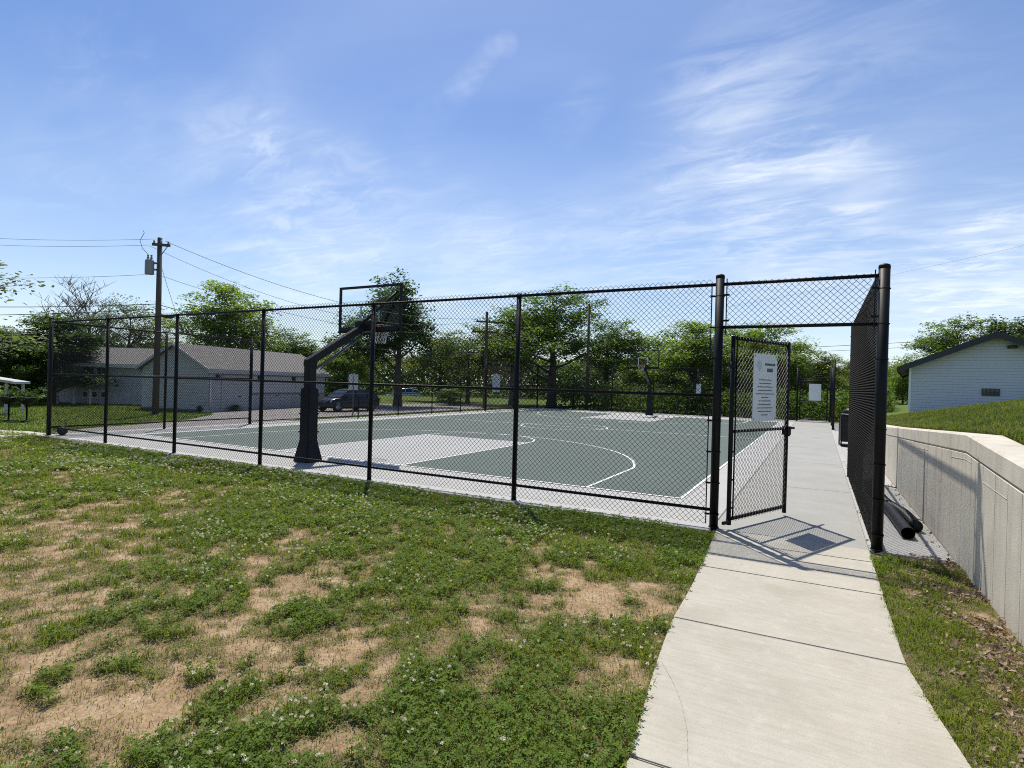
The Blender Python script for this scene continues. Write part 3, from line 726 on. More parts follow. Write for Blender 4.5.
# ------------------------------------------------------------------ basketball hoop
def hoop(loc, rz, label, group):
    h = empty('basketball_hoop', loc, rz, label, 'basketball hoop', group)
    q = MB(); q.tube([(0, 0, 0), (0, 0, 2.06)], .125, 4); q.box((-.18, -.18, 0), (.18, .18, .018))
    pole = q.build('pole', STEEL, h, bevel=.006)
    pad = MB(); vs = []; 
    prof = [(.225, .02), (.215, .08), (.155, .36), (.138, .46), (.138, 1.50), (.125, 1.53)]
    fs = []
    for w_, z in prof:
        c_ = w_*.22
        ring = [(-w_+c_, -w_), (w_-c_, -w_), (w_, -w_+c_), (w_, w_-c_), (w_-c_, w_), (-w_+c_, w_), (-w_, w_-c_), (-w_, -w_+c_)]
        vs += [(a_, b_, z) for a_, b_ in ring]
    for i in range(len(prof)-1):
        for j in range(8): fs.append((i*8+j, i*8+(j+1) % 8, (i+1)*8+(j+1) % 8, (i+1)*8+j))
    fs.append(tuple(range(8))[::-1]); fs.append(tuple((len(prof)-1)*8+j for j in range(8)))
    pad.add(vs, fs)
    for z in (.62, 1.0, 1.38): pad.box((-.142, -.142, z-.015), (.142, .142, z+.015))
    pad.build('pole_pad', PADM, h)
    BBY = 1.72
    am = MB()
    def beam(a_, b_, w_, hgt):
        a_, b_ = np.array(a_, float), np.array(b_, float); t = b_-a_; Lh = np.linalg.norm(t); t /= Lh
        sd = np.array([1., 0, 0]); up = np.cross(sd, t); up /= np.linalg.norm(up)
        if up[2] < 0: up = -up
        vs_ = []
        for p_ in (a_, b_):
            for sx, sz in ((-1, -1), (1, -1), (1, 1), (-1, 1)): vs_.append(p_+sd*sx*w_/2+up*sz*hgt/2)
        am.add(vs_, [(0, 3, 2, 1), (4, 5, 6, 7), (0, 1, 5, 4), (1, 2, 6, 5), (2, 3, 7, 6), (3, 0, 4, 7)])
    beam((0, -.09, 2.05), (0, BBY-.16, 2.98), .13, .155)
    am.box((-.10, -.10, 1.98), (.10, .10, 2.09))
    am.build('arm', STEEL, h, bevel=.008)
    br = MB(); br.tube([(0, .10, 1.92), (0, .75, 2.28), (0, BBY-.22, 2.78)], .028, 8)
    for s_ in (-.055, .055): br.tube([(s_, .22, 1.93), (s_, BBY-.3, 2.72)], .012, 6)
    br.build('brace', STEELG, h)
    br = MB(); br.tube([(.05, BBY-.35, 2.98), (.88, BBY-.03, 3.78)], .034, 8); br.build('brace', STEEL, h)
    mt = MB(); mt.box((-.26, BBY-.20, 2.86), (.26, BBY-.03, 3.10)); mt.box((-.9, BBY-.07, 2.885), (.9, BBY-.028, 2.98)); mt.build('mount', STEEL, h, bevel=.006)
    bb = MB(); W2 = .965; Z0, Z1 = 2.88, 3.96; t = .055
    bb.box((-W2, BBY-.025, Z0), (W2, BBY+.025, Z0+t)); bb.box((-W2, BBY-.025, Z1-t), (W2, BBY+.025, Z1))
    bb.box((-W2, BBY-.025, Z0+t), (-W2+t, BBY+.025, Z1-t)); bb.box((W2-t, BBY-.025, Z0+t), (W2, BBY+.025, Z1-t))
    bo = bb.build('backboard', STEEL, h, bevel=.004)
    gq = MB(); gq.box((-W2+t, BBY-.006, Z0+t), (W2-t, BBY+.006, Z1-t)); gq.build('glass', GLASS, bo)
    tq = MB()
    for (x0, x1, z0, z1) in ((-.305, .305, 3.48, 3.53), (-.305, -.255, 3.10, 3.48), (.255, .305, 3.10, 3.48)): tq.box((x0, BBY+.008, z0), (x1, BBY+.010, z1))
    tq.build('target_square', LINEM, bo)
    pd = MB(); pd.box((-W2-.01, BBY-.04, Z0-.03), (W2+.01, BBY+.04, Z0-.002)); pd.build('bottom_pad', PADM, bo)
    rm = MB(); rc = (0, BBY+.40, 3.05)
    rm.tube([(rc[0]+.2286*math.cos(a_), rc[1]+.2286*math.sin(a_), 3.05) for a_ in np.linspace(0, 2*math.pi, 32, endpoint=False)], .0095, 8, closed=True)
    rm.box((-.10, BBY+.03, 2.98), (.10, BBY+.045, 3.10)); rm.box((-.07, BBY+.045, 3.03), (.07, BBY+.18, 3.045))
    rm.tube([(-.06, BBY+.05, 2.99), (-.10, BBY+.22, 3.04)], .008, 6); rm.tube([(.06, BBY+.05, 2.99), (.10, BBY+.22, 3.04)], .008, 6)
    ro = rm.build('rim', RIMM, h)
    nq = MB(); K = 12; lev = [(3.04, .222), (2.93, .19), (2.82, .155), (2.71, .135), (2.62, .13)]
    for s_ in (0, 1):
        for k_ in range(K):
            pts = []
            for i, (z, r_) in enumerate(lev):
                a_ = 2*math.pi*(k_+(.5*i if s_ else -.5*i))/K; pts.append((rc[0]+r_*math.cos(a_), rc[1]+r_*math.sin(a_), z))
            nq.tube(pts, .0035, 4, caps=False)
    nq.build('net', NETM, ro)
    return h
h1 = hoop((CX, .88, 0), 0, 'padded basketball hoop standing close behind the near fence, seen from the back', 'basketball hoops at the two ends of the court')
h2 = dup(h1, (CX, 27.92, 0), R(180), label='small far basketball hoop at the wooded end of the court')

# ball
bl = empty('basketball', (-16.93, .22, .123), .4, 'old dark brown ball lying behind the fence at the left corner', 'ball')
q = MB(); n1, n2 = 24, 14; 
q.lathe([(max(.002, .121*math.sin(math.pi*i/n2)), -.121*math.cos(math.pi*i/n2)) for i in range(n2+1)], n1); q.build('shell', BALLM, bl)
for ax in range(3):
    q = MB(); pts = []
    for a_ in np.linspace(0, 2*math.pi, 28, endpoint=False):
        c_, s_ = .1215*math.cos(a_), .1215*math.sin(a_); pts.append([(c_, s_, 0), (c_, 0, s_), (0, c_, s_)][ax])
    q.tube(pts, .003, 4, closed=True); q.build('seam', BLACK, bl)

# ------------------------------------------------------------------ pipes by the wall, trash can
q = MB(); pts = [(2.12, .86, .055), (2.08, 2.2, .055), (2.0, 3.6, .055), (1.97, 4.9, .055)]
pp = empty('drain_pipe', (2.1, .9, 0), 0, 'smooth black drain pipe lying on the slab with its open end toward the lawn', 'pipe')
def hollow(q, pts, r_, n=18):
    q.tube(pts, r_, n, caps=False); q.tube(pts, r_*.88, n, caps=False)
    return q
loc0 = np.array([2.1, .9, 0])
hollow(q, [np.array(p_)-loc0 for p_ in pts], .073); q.build('pipe_wall', BPLASTIC, pp)
q = MB(); e0 = np.array(pts[0])-loc0
q.tube([e0+[-.0, .0, 0], e0+[.0, -.012, 0]], .078, 18, caps=False); q.tube([e0+[0, .45, 0], e0+[0, .46, 0]], .062, 18); q.build('pipe_lip', BPLASTIC, pp)
cp_ = empty('corrugated_pipe', (2.27, 1.35, 0), 0, 'bent black corrugated pipe lying against the foot of the wall', 'pipe')
q = MB(); pts = []; rads = []
for i in range(260):
    t = i/259; yy = t*4.0; xx = -.02-.22*math.sin(t*2.3)+.03*math.sin(t*9); zz_ = .06+.05*math.sin(t*math.pi)*(.6+.4*math.sin(t*14))
    pts.append((xx, yy, zz_)); rads.append(.070+.009*(1 if (i//2) % 2 else -1))
q.tube(pts, rads, 16); q.build('pipe_wall', BPLASTIC, cp_)
q = MB(); q.tube([(-.02, -.012, .06), (-.02, .0, .06)], .083, 16); q.build('pipe_lip', BPLASTIC, cp_)

tcn = empty('trash_can', (2.07, 14.2, 0), R(4), 'black square trash can with a domed lid standing on the slab beside the walkway', 'trash can')
q = MB(); q.box((-.30, -.30, .14), (.30, .30, .98)); q.build('bin_body', BPLASTIC, tcn, bevel=.03)
q = MB()
for sx in (-1, 1):
    for sy in (-1, 1): q.box((sx*.29-.02, sy*.29-.02, 0), (sx*.29+.02, sy*.29+.02, 1.0))
q.box((-.31, -.31, .0), (.31, .31, .04)); q.build('stand_frame', BLACK, tcn)
q = MB(); q.lathe([(.33, .98), (.33, 1.03), (.27, 1.06)], 20); ld = q.build('lid', BPLASTIC, tcn)
q = MB(); q.lathe([(.24, 1.06), (.22, 1.16), (.13, 1.23), (.01, 1.25)], 20); q.build('dome', BPLASTIC, ld)
q = MB()
for z in (.4, .62, .84): q.box((-.305, -.305, z-.01), (.305, .305, z+.01))
q.build('band', BLACK, tcn)

# ------------------------------------------------------------------ buildings
def house_box(root, L_, Wd, eave, peak, wall_m, roof_m, over=.35, fascia=FASCIA, axis='y', rt=.10, thick=.16):
    """gable house; ridge runs along local y, gable end in the plane y=0"""
    w = MB(); h2_ = Wd/2
    vs = [(-h2_, 0, -.6), (h2_, 0, -.6), (h2_, 0, eave), (0, 0, peak), (-h2_, 0, eave)]
    vs += [(x, L_, z) for x, y, z in vs]
    w.add(vs, [(0, 1, 2, 3, 4), (9, 8, 7, 6, 5), (0, 5, 6, 1), (1, 6, 7, 2), (0, 4, 9, 5)])
    w.build('wall', wall_m, root)
    sl_ = (peak-eave)/h2_
    r_ = MB()
    for s_ in (-1, 1):
        xe = s_*(h2_+over); ze = eave-sl_*over
        a_ = [(0, -over, peak+.03), (xe, -over, ze+.03), (xe, L_+over, ze+.03), (0, L_+over, peak+.03)]
        b_ = [(x, y, z+rt) for x, y, z in a_]
        r_.add(a_+b_, [(0, 1, 2, 3), (4, 7, 6, 5), (0, 4, 5, 1), (1, 5, 6, 2), (2, 6, 7, 3), (3, 7, 4, 0)])
    ro = r_.build('roof', roof_m, root)
    f_ = MB()
    for s_ in (-1, 1):
        xe = s_*(h2_+over+.02); ze = eave-sl_*(over+.02)
        for y0, y1 in ((-over-.03, -over-.003), (L_+over+.003, L_+over+.03)):
            a_ = [(0, y0, peak-thick+.06), (xe, y0, ze-thick+.06), (xe, y0, ze+.15), (0, y0, peak+.15)]; b_ = [(x, y1, z) for x, y, z in a_]
            f_.add(a_+b_, [(0, 1, 2, 3), (7, 6, 5, 4), (0, 4, 5, 1), (1, 5, 6, 2), (2, 6, 7, 3), (3, 7, 4, 0)])
        f_.box((min(xe-s_*.02, xe), -over-.03, ze-.07), (max(xe-s_*.02, xe)+(.03 if s_ > 0 else -.0), L_+over+.03, ze+.12))
    f_.build('fascia', fascia, ro)
    return ro
def window(root, x0, x1, z0, z1, y, fm=WHITEP, cols=2, rows=1, gm_=WINM, t=.06):
    f_ = MB()
    f_.box((x0-t, y-.05, z0-t), (x1+t, y-.003, z0)); f_.box((x0-t, y-.05, z1), (x1+t, y-.003, z1+t)); f_.box((x0-t, y-.05, z0), (x0, y-.003, z1)); f_.box((x1, y-.05, z0), (x1+t, y-.003, z1))
    for i in range(1, cols): x = x0+(x1-x0)*i/cols; f_.box((x-.015, y-.035, z0), (x+.015, y-.006, z1))
    for i in range(1, rows): z = z0+(z1-z0)*i/rows; f_.box((x0, y-.033, z-.015), (x1, y-.008, z+.015))
    fo = f_.build('window', fm, root); p_ = MB(); p_.box((x0, y-.022, z0), (x1, y-.004, z1)); p_.build('pane', gm_, fo)
    return fo
# house on the bank, gable end toward us
hp = gp(995, 26.5); hz_ = .72
hrot = R(-7)
hs_ = empty('house', (hp[0], hp[1], hz_), hrot, 'white sided house with a dark gable roof on top of the grass bank', 'house')
house_box(hs_, 12, 6.6, 2.45, 3.90, SIDING, FASCIA, over=.48, thick=.20)
window(hs_, -.45, .15, 1.10, 1.38, 0, FASCIA, cols=4, rows=2, t=.025)
q = MB(); q.box((.40, -.12, 3.28), (.75, 0-.003, 3.42)); q.box((.45, -.2, 3.30), (.70, -.12, 3.38)); q.build('floodlight', FASCIA, hs_)
q = MB(); q.box((-3.31, -.02, -.6), (-3.21, .02-.025, 2.42)); q.build('corner_trim', WHITEP, hs_)
q = MB(); q.box((-3.2, -.06, -.6), (3.2, -.004, -.05)); q.build('foundation', STONE, hs_)

# garage (long side with doors faces the court)
gc = np.array([-26.6, 10.7]); ga = math.atan2(10.3, -2.4)-math.pi/2       # long axis direction
gar = empty('garage', (0, 0, float(tz(-26, 10))), 0, 'long white garage with a grey shingle roof behind the utility pole', 'garage')
GW, GL = 4.3, 10.3
mid = gc + np.array([-math.cos(ga), -math.sin(ga)])*GW/2
gar.location = (mid[0], mid[1], -.16); gar.rotation_euler = (0, 0, ga)
house_box(gar, GL, GW, 2.22, 3.42, SIDING2, SHINGLE, over=.22, fascia=SIDING2, thick=.06)
for i, (y0, y1) in enumerate(((.9, 3.5), (4.0, 6.6), (7.1, 9.7))):
    q = MB(); q.box((GW/2+.004, y0, 0), (GW/2+.05, y1, 1.95))
    for z in (.49, .98, 1.46): q.box((GW/2+.05, y0+.02, z-.012), (GW/2+.056, y1-.02, z+.012))
    dd = q.build('garage_door', SIDING2, gar)
    q = MB(); q.box((GW/2+.052, (y0+y1)/2-.1, .75), (GW/2+.075, (y0+y1)/2+.1, .79)); q.build('handle', STEEL, dd)
for y in (.6, 3.75, 6.85):
    q = MB(); q.box((GW/2+.004, y-.07, 1.65), (GW/2+.14, y+.07, 1.95)); q.build('wall_lamp', FASCIA, gar)
q = MB(); q.tube([(GW/2+.06, .12, 0), (GW/2+.06, .12, 2.1)], .04, 8); q.build('downpipe', WHITEP, gar)
q = MB(); q.box((-GW/2-.01, -.03, -.3), (GW/2+.01, -.003, .12)); q.build('foundation', STEELG, gar)
# house further back
bp_ = gp(100, 37)
bh = empty('house', (bp_[0], bp_[1], -.3), YAW, 'white house with a grey roof half hidden behind the garage and the utility pole', 'house')
BL, BW = 8.5, 6.0
house_box(bh, BL, BW, 2.55, 3.55, SIDING, SHINGLE, over=.35, fascia=WHITEP, thick=.10)
for ch in bh.children: ch.rotation_euler = (0, 0, R(90)); ch.location = (BL, 0, 0)
fy = -BW/2
window(bh, 1.25, 1.7, 1.55, 2.25, fy, FASCIA, 2, 2); window(bh, 2.0, 2.6, 1.5, 2.3, fy, WHITEP, 2, 2)
for x in (1.2, 1.75, 2.3): window(bh, x, x+.28, .55, .85, fy, WHITEP, 1, 1)
q = MB(); vs = [(.5, fy-1.2, 1.05), (2.5, fy-1.2, 1.75), (2.5, fy-.02, 1.85), (.5, fy-.02, 1.15)]
q.add(vs+[(x, y, z+.10) for x, y, z in vs], [(3, 2, 1, 0), (4, 5, 6, 7), (0, 1, 5, 4), (1, 2, 6, 5), (2, 3, 7, 6), (3, 0, 4, 7)]); q.build('stair_awning', FASCIA, bh)
for x, zz_ in ((.55, 1.06), (1.5, 1.39), (2.45, 1.72)):
    q = MB(); q.box((x-.04, fy-1.15, -.1), (x+.04, fy-1.07, zz_)); q.build('awning_post', WHITEP, bh)
q = MB(); q.box((-.9, fy+.2, -.4), (-.003, 2.5, 1.75)); q.build('side_room', SIDING, bh)
# porch at the left edge
pc = gp(2, 24, -.16)
po = empty('porch_shelter', pc, YAW, 'white open porch shelter at the left edge of the yard', 'shelter')
q = MB(); vs = [(-3.2, 0, 1.80), (.55, 0, 1.30), (.35, 1.0, 1.30), (-3.4, 1.0, 1.80)]
q.add(vs+[(x, y, z+.10) for x, y, z in vs], [(3, 2, 1, 0), (4, 5, 6, 7), (0, 1, 5, 4), (1, 2, 6, 5), (2, 3, 7, 6), (3, 0, 4, 7)]); q.build('roof', SIDING2, po)
for x in (-2.9, -1.3, .12): 
    for y in (.08, .9):
        q = MB(); q.box((x-.04, y-.04, -.05), (x+.04, y+.04, 1.80-.1334*(x+3.2)-.04)); q.build('post', SIDING2, po)
# white rail fence behind the yard
wf = empty('rail_fence', (0, 0, 0), 0, 'low white rail fence behind the yard under the dark tree', 'fence')
pA, pB = gp(20, 38, -.16), gp(100, 38, -.16)
for i in range(7):
    p_ = pA+(pB-pA)*i/6; q = MB(); q.box((p_[0]-.05, p_[1]-.05, p_[2]-.1), (p_[0]+.05, p_[1]+.05, p_[2]+1.1)); q.build('post', WHITEP, wf)
for z in (.35, .68, 1.0):
    q = MB(); q.tube([pA+[0, 0, z], pB+[0, 0, z]], .05, 4); q.build('rail', WHITEP, wf)

# ------------------------------------------------------------------ trees
def leaf_cloud(centers, radii, per, size, cols, flat=.75, seed=1, droop=0.0):
    r_ = np.random.default_rng(seed); n = len(centers)
    idx = np.repeat(np.arange(n), per); k = len(idx)
    d_ = r_.normal(size=(k, 3)); d_ /= np.linalg.norm(d_, axis=1)[:, None]; rr = r_.random(k)**(1/2.2)
    P = centers[idx]+d_*rr[:, None]*radii[idx][:, None]*np.array([1, 1, flat])
    return leaves_at(P, size, cols, r_, idx)
def leaves_at(P, size, cols, r_, idx=None):
    k = len(P)
    nrm = r_.normal(size=(k, 3)); nrm[:, 2] = np.abs(nrm[:, 2])+.35; nrm /= np.linalg.norm(nrm, axis=1)[:, None]
    t = r_.normal(size=(k, 3)); t -= nrm*(t*nrm).sum(1)[:, None]; t /= np.linalg.norm(t, axis=1)[:, None]; b = np.cross(nrm, t)
    s = size*r_.uniform(.6, 1.35, k)[:, None]
    V = np.stack([P-t*s*.5, P+b*s*.27+nrm*s*.06, P+t*s*.55, P-b*s*.27+nrm*s*.06], 1).reshape(-1, 3)
    F = np.arange(k*4).reshape(k, 4)
    cols = np.array(cols); w = r_.random(k)[:, None]; lerp = cols[0]*(1-w)+cols[1]*w
    if idx is not None:
        cj = r_.uniform(.75, 1.3, idx.max()+1)[idx][:, None]; lerp = lerp*cj
    lerp = lerp*r_.uniform(.8, 1.2, k)[:, None]
    return V, F, np.repeat(lerp, 4, 0)
def grow(seed, H, trunk_h, spread, lean=0.0, levels=4, r0=.16, up=.35, nb=(5, 4, 4), bare=False):
    """returns branch tubes and the twig-end points of a crown"""
    r_ = random.Random(seed); mb = MB(); ends = []
    def rec(p, d_, ln_, rad_, lev):
        pts = [p]; n = 4; cur = np.array(p, float); dd = np.array(d_, float)
        for i in range(n):
            dd = dd+np.array([r_.uniform(-.16, .16), r_.uniform(-.16, .16), r_.uniform(-.06, .12)]); dd /= np.linalg.norm(dd); cur = cur+dd*ln_/n; pts.append(cur)
        mb.tube(pts, [rad_*(1-.55*i/n) for i in range(n+1)], 7 if lev < 2 else 4, caps=False)
        if lev >= levels-1: ends.append(pts[-1]); ends.append(pts[-2]); return
        if lev >= 1: ends.append(pts[-1])
        if lev >= levels-2: ends.append(pts[-2]); ends.append(pts[2])
        for k_ in range(nb[min(lev, len(nb)-1)]):
            t = r_.uniform(.35, 1.0); i = min(n-1, int(t*n)); f_ = t*n-i; bp = pts[i]*(1-f_)+pts[i+1]*f_
            az = 2*math.pi*(k_+r_.random())/nb[min(lev, len(nb)-1)]; o = np.array([math.cos(az)*spread, math.sin(az)*spread, up+r_.uniform(-.25, .35)])
            nd = dd*.55+o; nd /= np.linalg.norm(nd)
            rec(bp, nd, ln_*r_.uniform(.58, .8), rad_*.45*(1-.3*t)+.006, lev+1)
    # trunk
    pts = []; p = np.array([0, 0, -.3]); n = 7
    for i in range(n+1):
        t = i/n; pts.append(np.array([lean*t*t*H*.3+r_.uniform(-.05, .05)*t, r_.uniform(-.06, .06)*t, -.3+t*(H*.72+.3)]))
    mb.tube(pts, [r0*(1.25 if i == 0 else 1)*(1-.80*i/n)+.012 for i in range(n+1)], 10, caps=False)
    m = 9 if not bare else 11
    for k_ in range(m):
        t = trunk_h/H/.72 + (1-trunk_h/H/.72)*(k_+.4)/m; i = min(n-1, int(t*n)); f_ = t*n-i; bp = pts[i]*(1-f_)+pts[i+1]*f_
        az = 2.4*k_+r_.uniform(-.4, .4); o = np.array([math.cos(az)*spread, math.sin(az)*spread, up+.5*t]); o /= np.linalg.norm(o)
        rec(bp, o, H*r_.uniform(.24, .34)*(1.15-.55*t), r0*.42*(1.1-.7*t)+.01, 1)
    rec(pts[-1], np.array([0, 0, 1.]), H*.22, r0*.22, 1)
    return mb, np.array(ends)
GREENS = {'mid': ((.060, .115, .020), (.150, .215, .040)), 'dark': ((.028, .058, .015), (.080, .125, .030)), 'light': ((.105, .175, .028), (.235, .295, .065)),
          'olive': ((.080, .108, .024), (.18, .205, .055)), 'grey': ((.07, .10, .045), (.17, .20, .11))}
PH = {}
def tree_proto(seed, H, trunk_h, spread, col, cr, per, size, **kw):
    mb, ends = grow(seed, H, trunk_h, spread, **kw)
    tr = mb.build('trunk', BARK)
    cr_ = None
    if per:
        r_ = np.random.default_rng(seed); rad_ = cr*r_.uniform(.6, 1.25, len(ends))
        V, F, T = leaf_cloud(ends, rad_, int(per*1.8), size*.76, GREENS[col], seed=seed)
        cr_ = npmesh('crown', V, F, LEAF, tint=T)
    zs = np.array([v.co.z for v in (cr_ or tr).data.vertices]); PH[seed] = float(np.percentile(zs, 99.7))
    ms = (tr.data, cr_.data if cr_ else None, PH[seed])
    bpy.data.objects.remove(tr)
    if cr_: bpy.data.objects.remove(cr_)
    return ms
PROT = {
 'oak': tree_proto(3, 8.5, 1.9, 1.0, 'mid', .50, 22, .18, r0=.20, up=.30),
 'oak2': tree_proto(5, 8.0, 2.0, 1.0, 'olive', .50, 15, .19, r0=.17, up=.38),
 'dark': tree_proto(8, 8.0, 1.4, .75, 'dark', .62, 26, .20, r0=.20, up=.45),
 'maple': tree_proto(13, 6.5, .9, .95, 'dark', .60, 34, .19, r0=.18, up=.25),
 'light': tree_proto(21, 7.0, 1.2, .85, 'light', .55, 24, .18, r0=.15, up=.4),
 'grey': tree_proto(34, 7.0, 1.5, .9, 'grey', .55, 9, .16, r0=.15, up=.45),
 'bare': tree_proto(55, 7.5, 1.6, .75, 'olive', .4, 0, .1, r0=.14, up=.7, bare=True, nb=(5, 4, 4), levels=5),
 'shrub': tree_proto(60, 2.4, .2, .9, 'mid', .36, 26, .13, r0=.05, up=.5, levels=3),
}
def tree(kind, px, depth, height, label, rz=0.0, width=1.0, z=-.16, name='tree', cat='tree', group=None, dx=0):
    base = PROT[kind][2]
    p_ = gp(px, depth, z); t = empty(name, p_, rz, label, cat, group); s_ = height/base; t.scale = (s_*width*1.5, s_*width*1.5, s_)
    for nm, me_ in zip(('trunk', 'crown'), PROT[kind]):
        if me_ is None: continue
        o = bpy.data.objects.new(nm, me_); COL.objects.link(o); o.parent = t
    return t
TG = 'trees around the court'
def hpx(py_top, px, depth):      # height of a tree whose top shows at this image row
    hy = 384+.0275*(px-512); return (hy-py_top)*depth/FPX+CAM[2]+.2
for kind, px, dep, top, wd, rz, lab in [
    ('maple', 54, 33, 315, 1.25, .3, 'dense dark spreading tree behind the left corner of the fence'),
    ('maple', 8, 30, 330, .7, 2.1, 'dark bushy tree at the left edge above the porch'),
    ('bare', 88, 52, 280, 1.2, 1.0, 'leafless tree with fine bare twigs above the dark tree'),
    ('grey', 128, 44, 298, 1.0, .2, 'thin pale-leaved tree rising over the white house'),
    ('oak2', 160, 60, 338, 1.1, .2, 'low olive tree between the utility pole and the garage roof'),
    ('light', 228, 46, 286, 1.15, 1.2, 'bright feathery tree standing behind the garage roof'),
    ('oak', 285, 58, 333, 1.4, .8, 'low round tree at the right end of the garage roof'),
    ('light', 345, 50, 338, 1.2, 2.0, 'leafy yellow-green tree behind the parked dark car'),
    ('dark', 398, 42, 282, 1.05, 4.2, 'tall dark tree showing behind the near backboard'),
    ('oak2', 440, 55, 332, 1.35, .6, 'small olive tree right of the tall dark tree'),
    ('grey', 468, 50, 335, 1.2, 2.9, 'pale sparse tree beside the distant cross-armed pole'),
    ('oak', 552, 46, 290, 1.30, 2.4, 'large spreading oak in the middle of the back fence'),
    ('oak2', 512, 50, 312, 1.15, 5.0, 'olive tree just left of the large spreading oak'),
    ('oak', 606, 50, 322, 1.25, .1, 'rounded tree to the right of the large spreading oak'),
    ('light', 650, 54, 338, 1.6, 3.3, 'light green low tree behind the far hoop'),
    ('light', 695, 44, 324, 1.35, .9, 'fresh green tree left of the big gate post'),
    ('dark', 676, 60, 352, 1.3, 2.6, 'dark low tree in the gap behind the far hoop'),
    ('light', 765, 43, 326, 1.25, 1.7, 'bright green tree behind the rules sign'),
    ('oak', 735, 50, 328, 1.3, 5.5, 'green tree directly behind the big gate post'),
    ('oak2', 822, 44, 352, 1.15, 3.9, 'scraggy tree beyond the closed far gate'),
    ('oak2', 858, 56, 358, 1.3, 1.1, 'low tree hidden behind the dark fence wing'),
    ('light', 903, 50, 365, .9, .4, 'small green tree left of the white sided house'),
    ('oak', 955, 56, 318, 1.1, 1.9, 'green tree showing above the left slope of the house roof'),
    ('dark', 1010, 52, 318, 1.3, .7, 'dense tree above the ridge of the house roof'),
    ]:
    tree(kind, px, dep, hpx(top, px, dep), lab, rz, wd, group=None)
tree('grey', -105, 21, hpx(205, -105, 21), 'tree outside the left edge with loose pale branches reaching into view', 1.3, 1.25)
tree('shrub', 450, 46, 1.3, 'low clipped shrub beyond the driveway', .3, 2.2, name='shrub', cat='shrub')
tree('shrub', 30, 31, 1.7, 'dark shrub beside the porch under the tree', .9, 1.5, name='shrub', cat='shrub')
tree('shrub', 340, 48, 2.2, 'dark shrub behind the parked car', 1.9, 1.8, name='shrub', cat='shrub')
tree('shrub', 236, 30.5, .36, 'small dark shrub at the foot of the garage doors', .4, 2.2, name='shrub', cat='shrub')
tree('shrub', 200, 29, .34, 'small dark shrub at the garage corner', 2.4, 1.2, name='shrub', cat='shrub')
# ornament at the garage corner
oc = gp(207, 28.6, -.15); orn = empty('garden_ornament', oc, 0, 'small tan bell-shaped garden ornament at the garage corner', 'ornament')
q = MB(); q.lathe([(.20, 0), (.21, .06), (.12, .14), (.10, .26), (.06, .34)], 14); q.build('body', STONE, orn)
q = MB(); q.lathe([(.03, .34), (.08, .39), (.07, .46), (.02, .5)], 12); q.build('head', STONE, orn)
# undergrowth beyond the court
r_ = np.random.default_rng(5); K = 60000
u = r_.random(K); px_ = 395+u*500; dep = 33.5+r_.random(K)*12
C_ = CAM[None, :]+(Fv[None, :]+Rv[None, :]*((px_-512)/FPX)[:, None])*dep[:, None]
hmax = 1.0+1.7*fbm(C_[:, 0]*.35, C_[:, 1]*.35, 3)+.8*(fbm(C_[:, 0]*1.5, C_[:, 1]*1.5, 2)-.5)
keep = (fbm(C_[:, 0]*.6+9, C_[:, 1]*.6, 3) > .36) & (C_[:, 1] > 31.2) & (C_[:, 0] > -16.5)
C_[:, 2] = -.15+np.maximum(.1, hmax)*r_.random(K)**.8
C_ = C_[keep]
V, F, T = leaves_at(C_, .22, GREENS['mid'], r_)
tag(npmesh('undergrowth', V, F, LEAF, tint=T*.85), 'tangled green undergrowth at the foot of the woods behind the back fence', 'undergrowth', kind='stuff')
# far wood line closing the view
K = 130000; ang = r_.random(K)
px_ = -150+ang*1500; dep = 72+r_.random(K)*22
C_ = CAM[None, :]+(Fv[None, :]+Rv[None, :]*((px_-512)/FPX)[:, None])*dep[:, None]
hm = 4.2+2.6*fbm(px_*.02, dep*0+3, 4)
C_[:, 2] = -.2+hm*r_.random(K)**.75
V, F, T = leaves_at(C_, .50, GREENS['dark'], r_); T = T*.9
tag(npmesh('distant_woods', V, F, LEAF, tint=T), 'low distant woods closing the horizon behind the yards', 'woods', kind='stuff')

# planters on the left
for px, lab in ((9.5, 'dark round planter with trailing flowers nearest the left edge'), (27.5, 'dark round planter between the porch and the fence corner')):
    p_ = gp(px, 21, -.16); pl = empty('planter', p_, px, lab, 'planter', 'planters by the porch')
    q = MB(); q.lathe([(.10, .62), (.24, .72), (.30, .86), (.28, .90)], 16); q.build('bowl', BPLASTIC, pl)
    q = MB(); q.lathe([(.18, 0), (.18, .03), (.03, .05), (.03, .62)], 12); q.build('stand', BLACK, pl)
    a_ = r_.normal(size=(260, 3))*np.array([.2, .2, .10])+np.array([0, 0, .98]); a_ = a_[a_[:, 2] > .8]
    V, F, T = leaves_at(a_, .10, GREENS['dark'], r_); npmesh('foliage', V, F, LEAF, pl, tint=T)

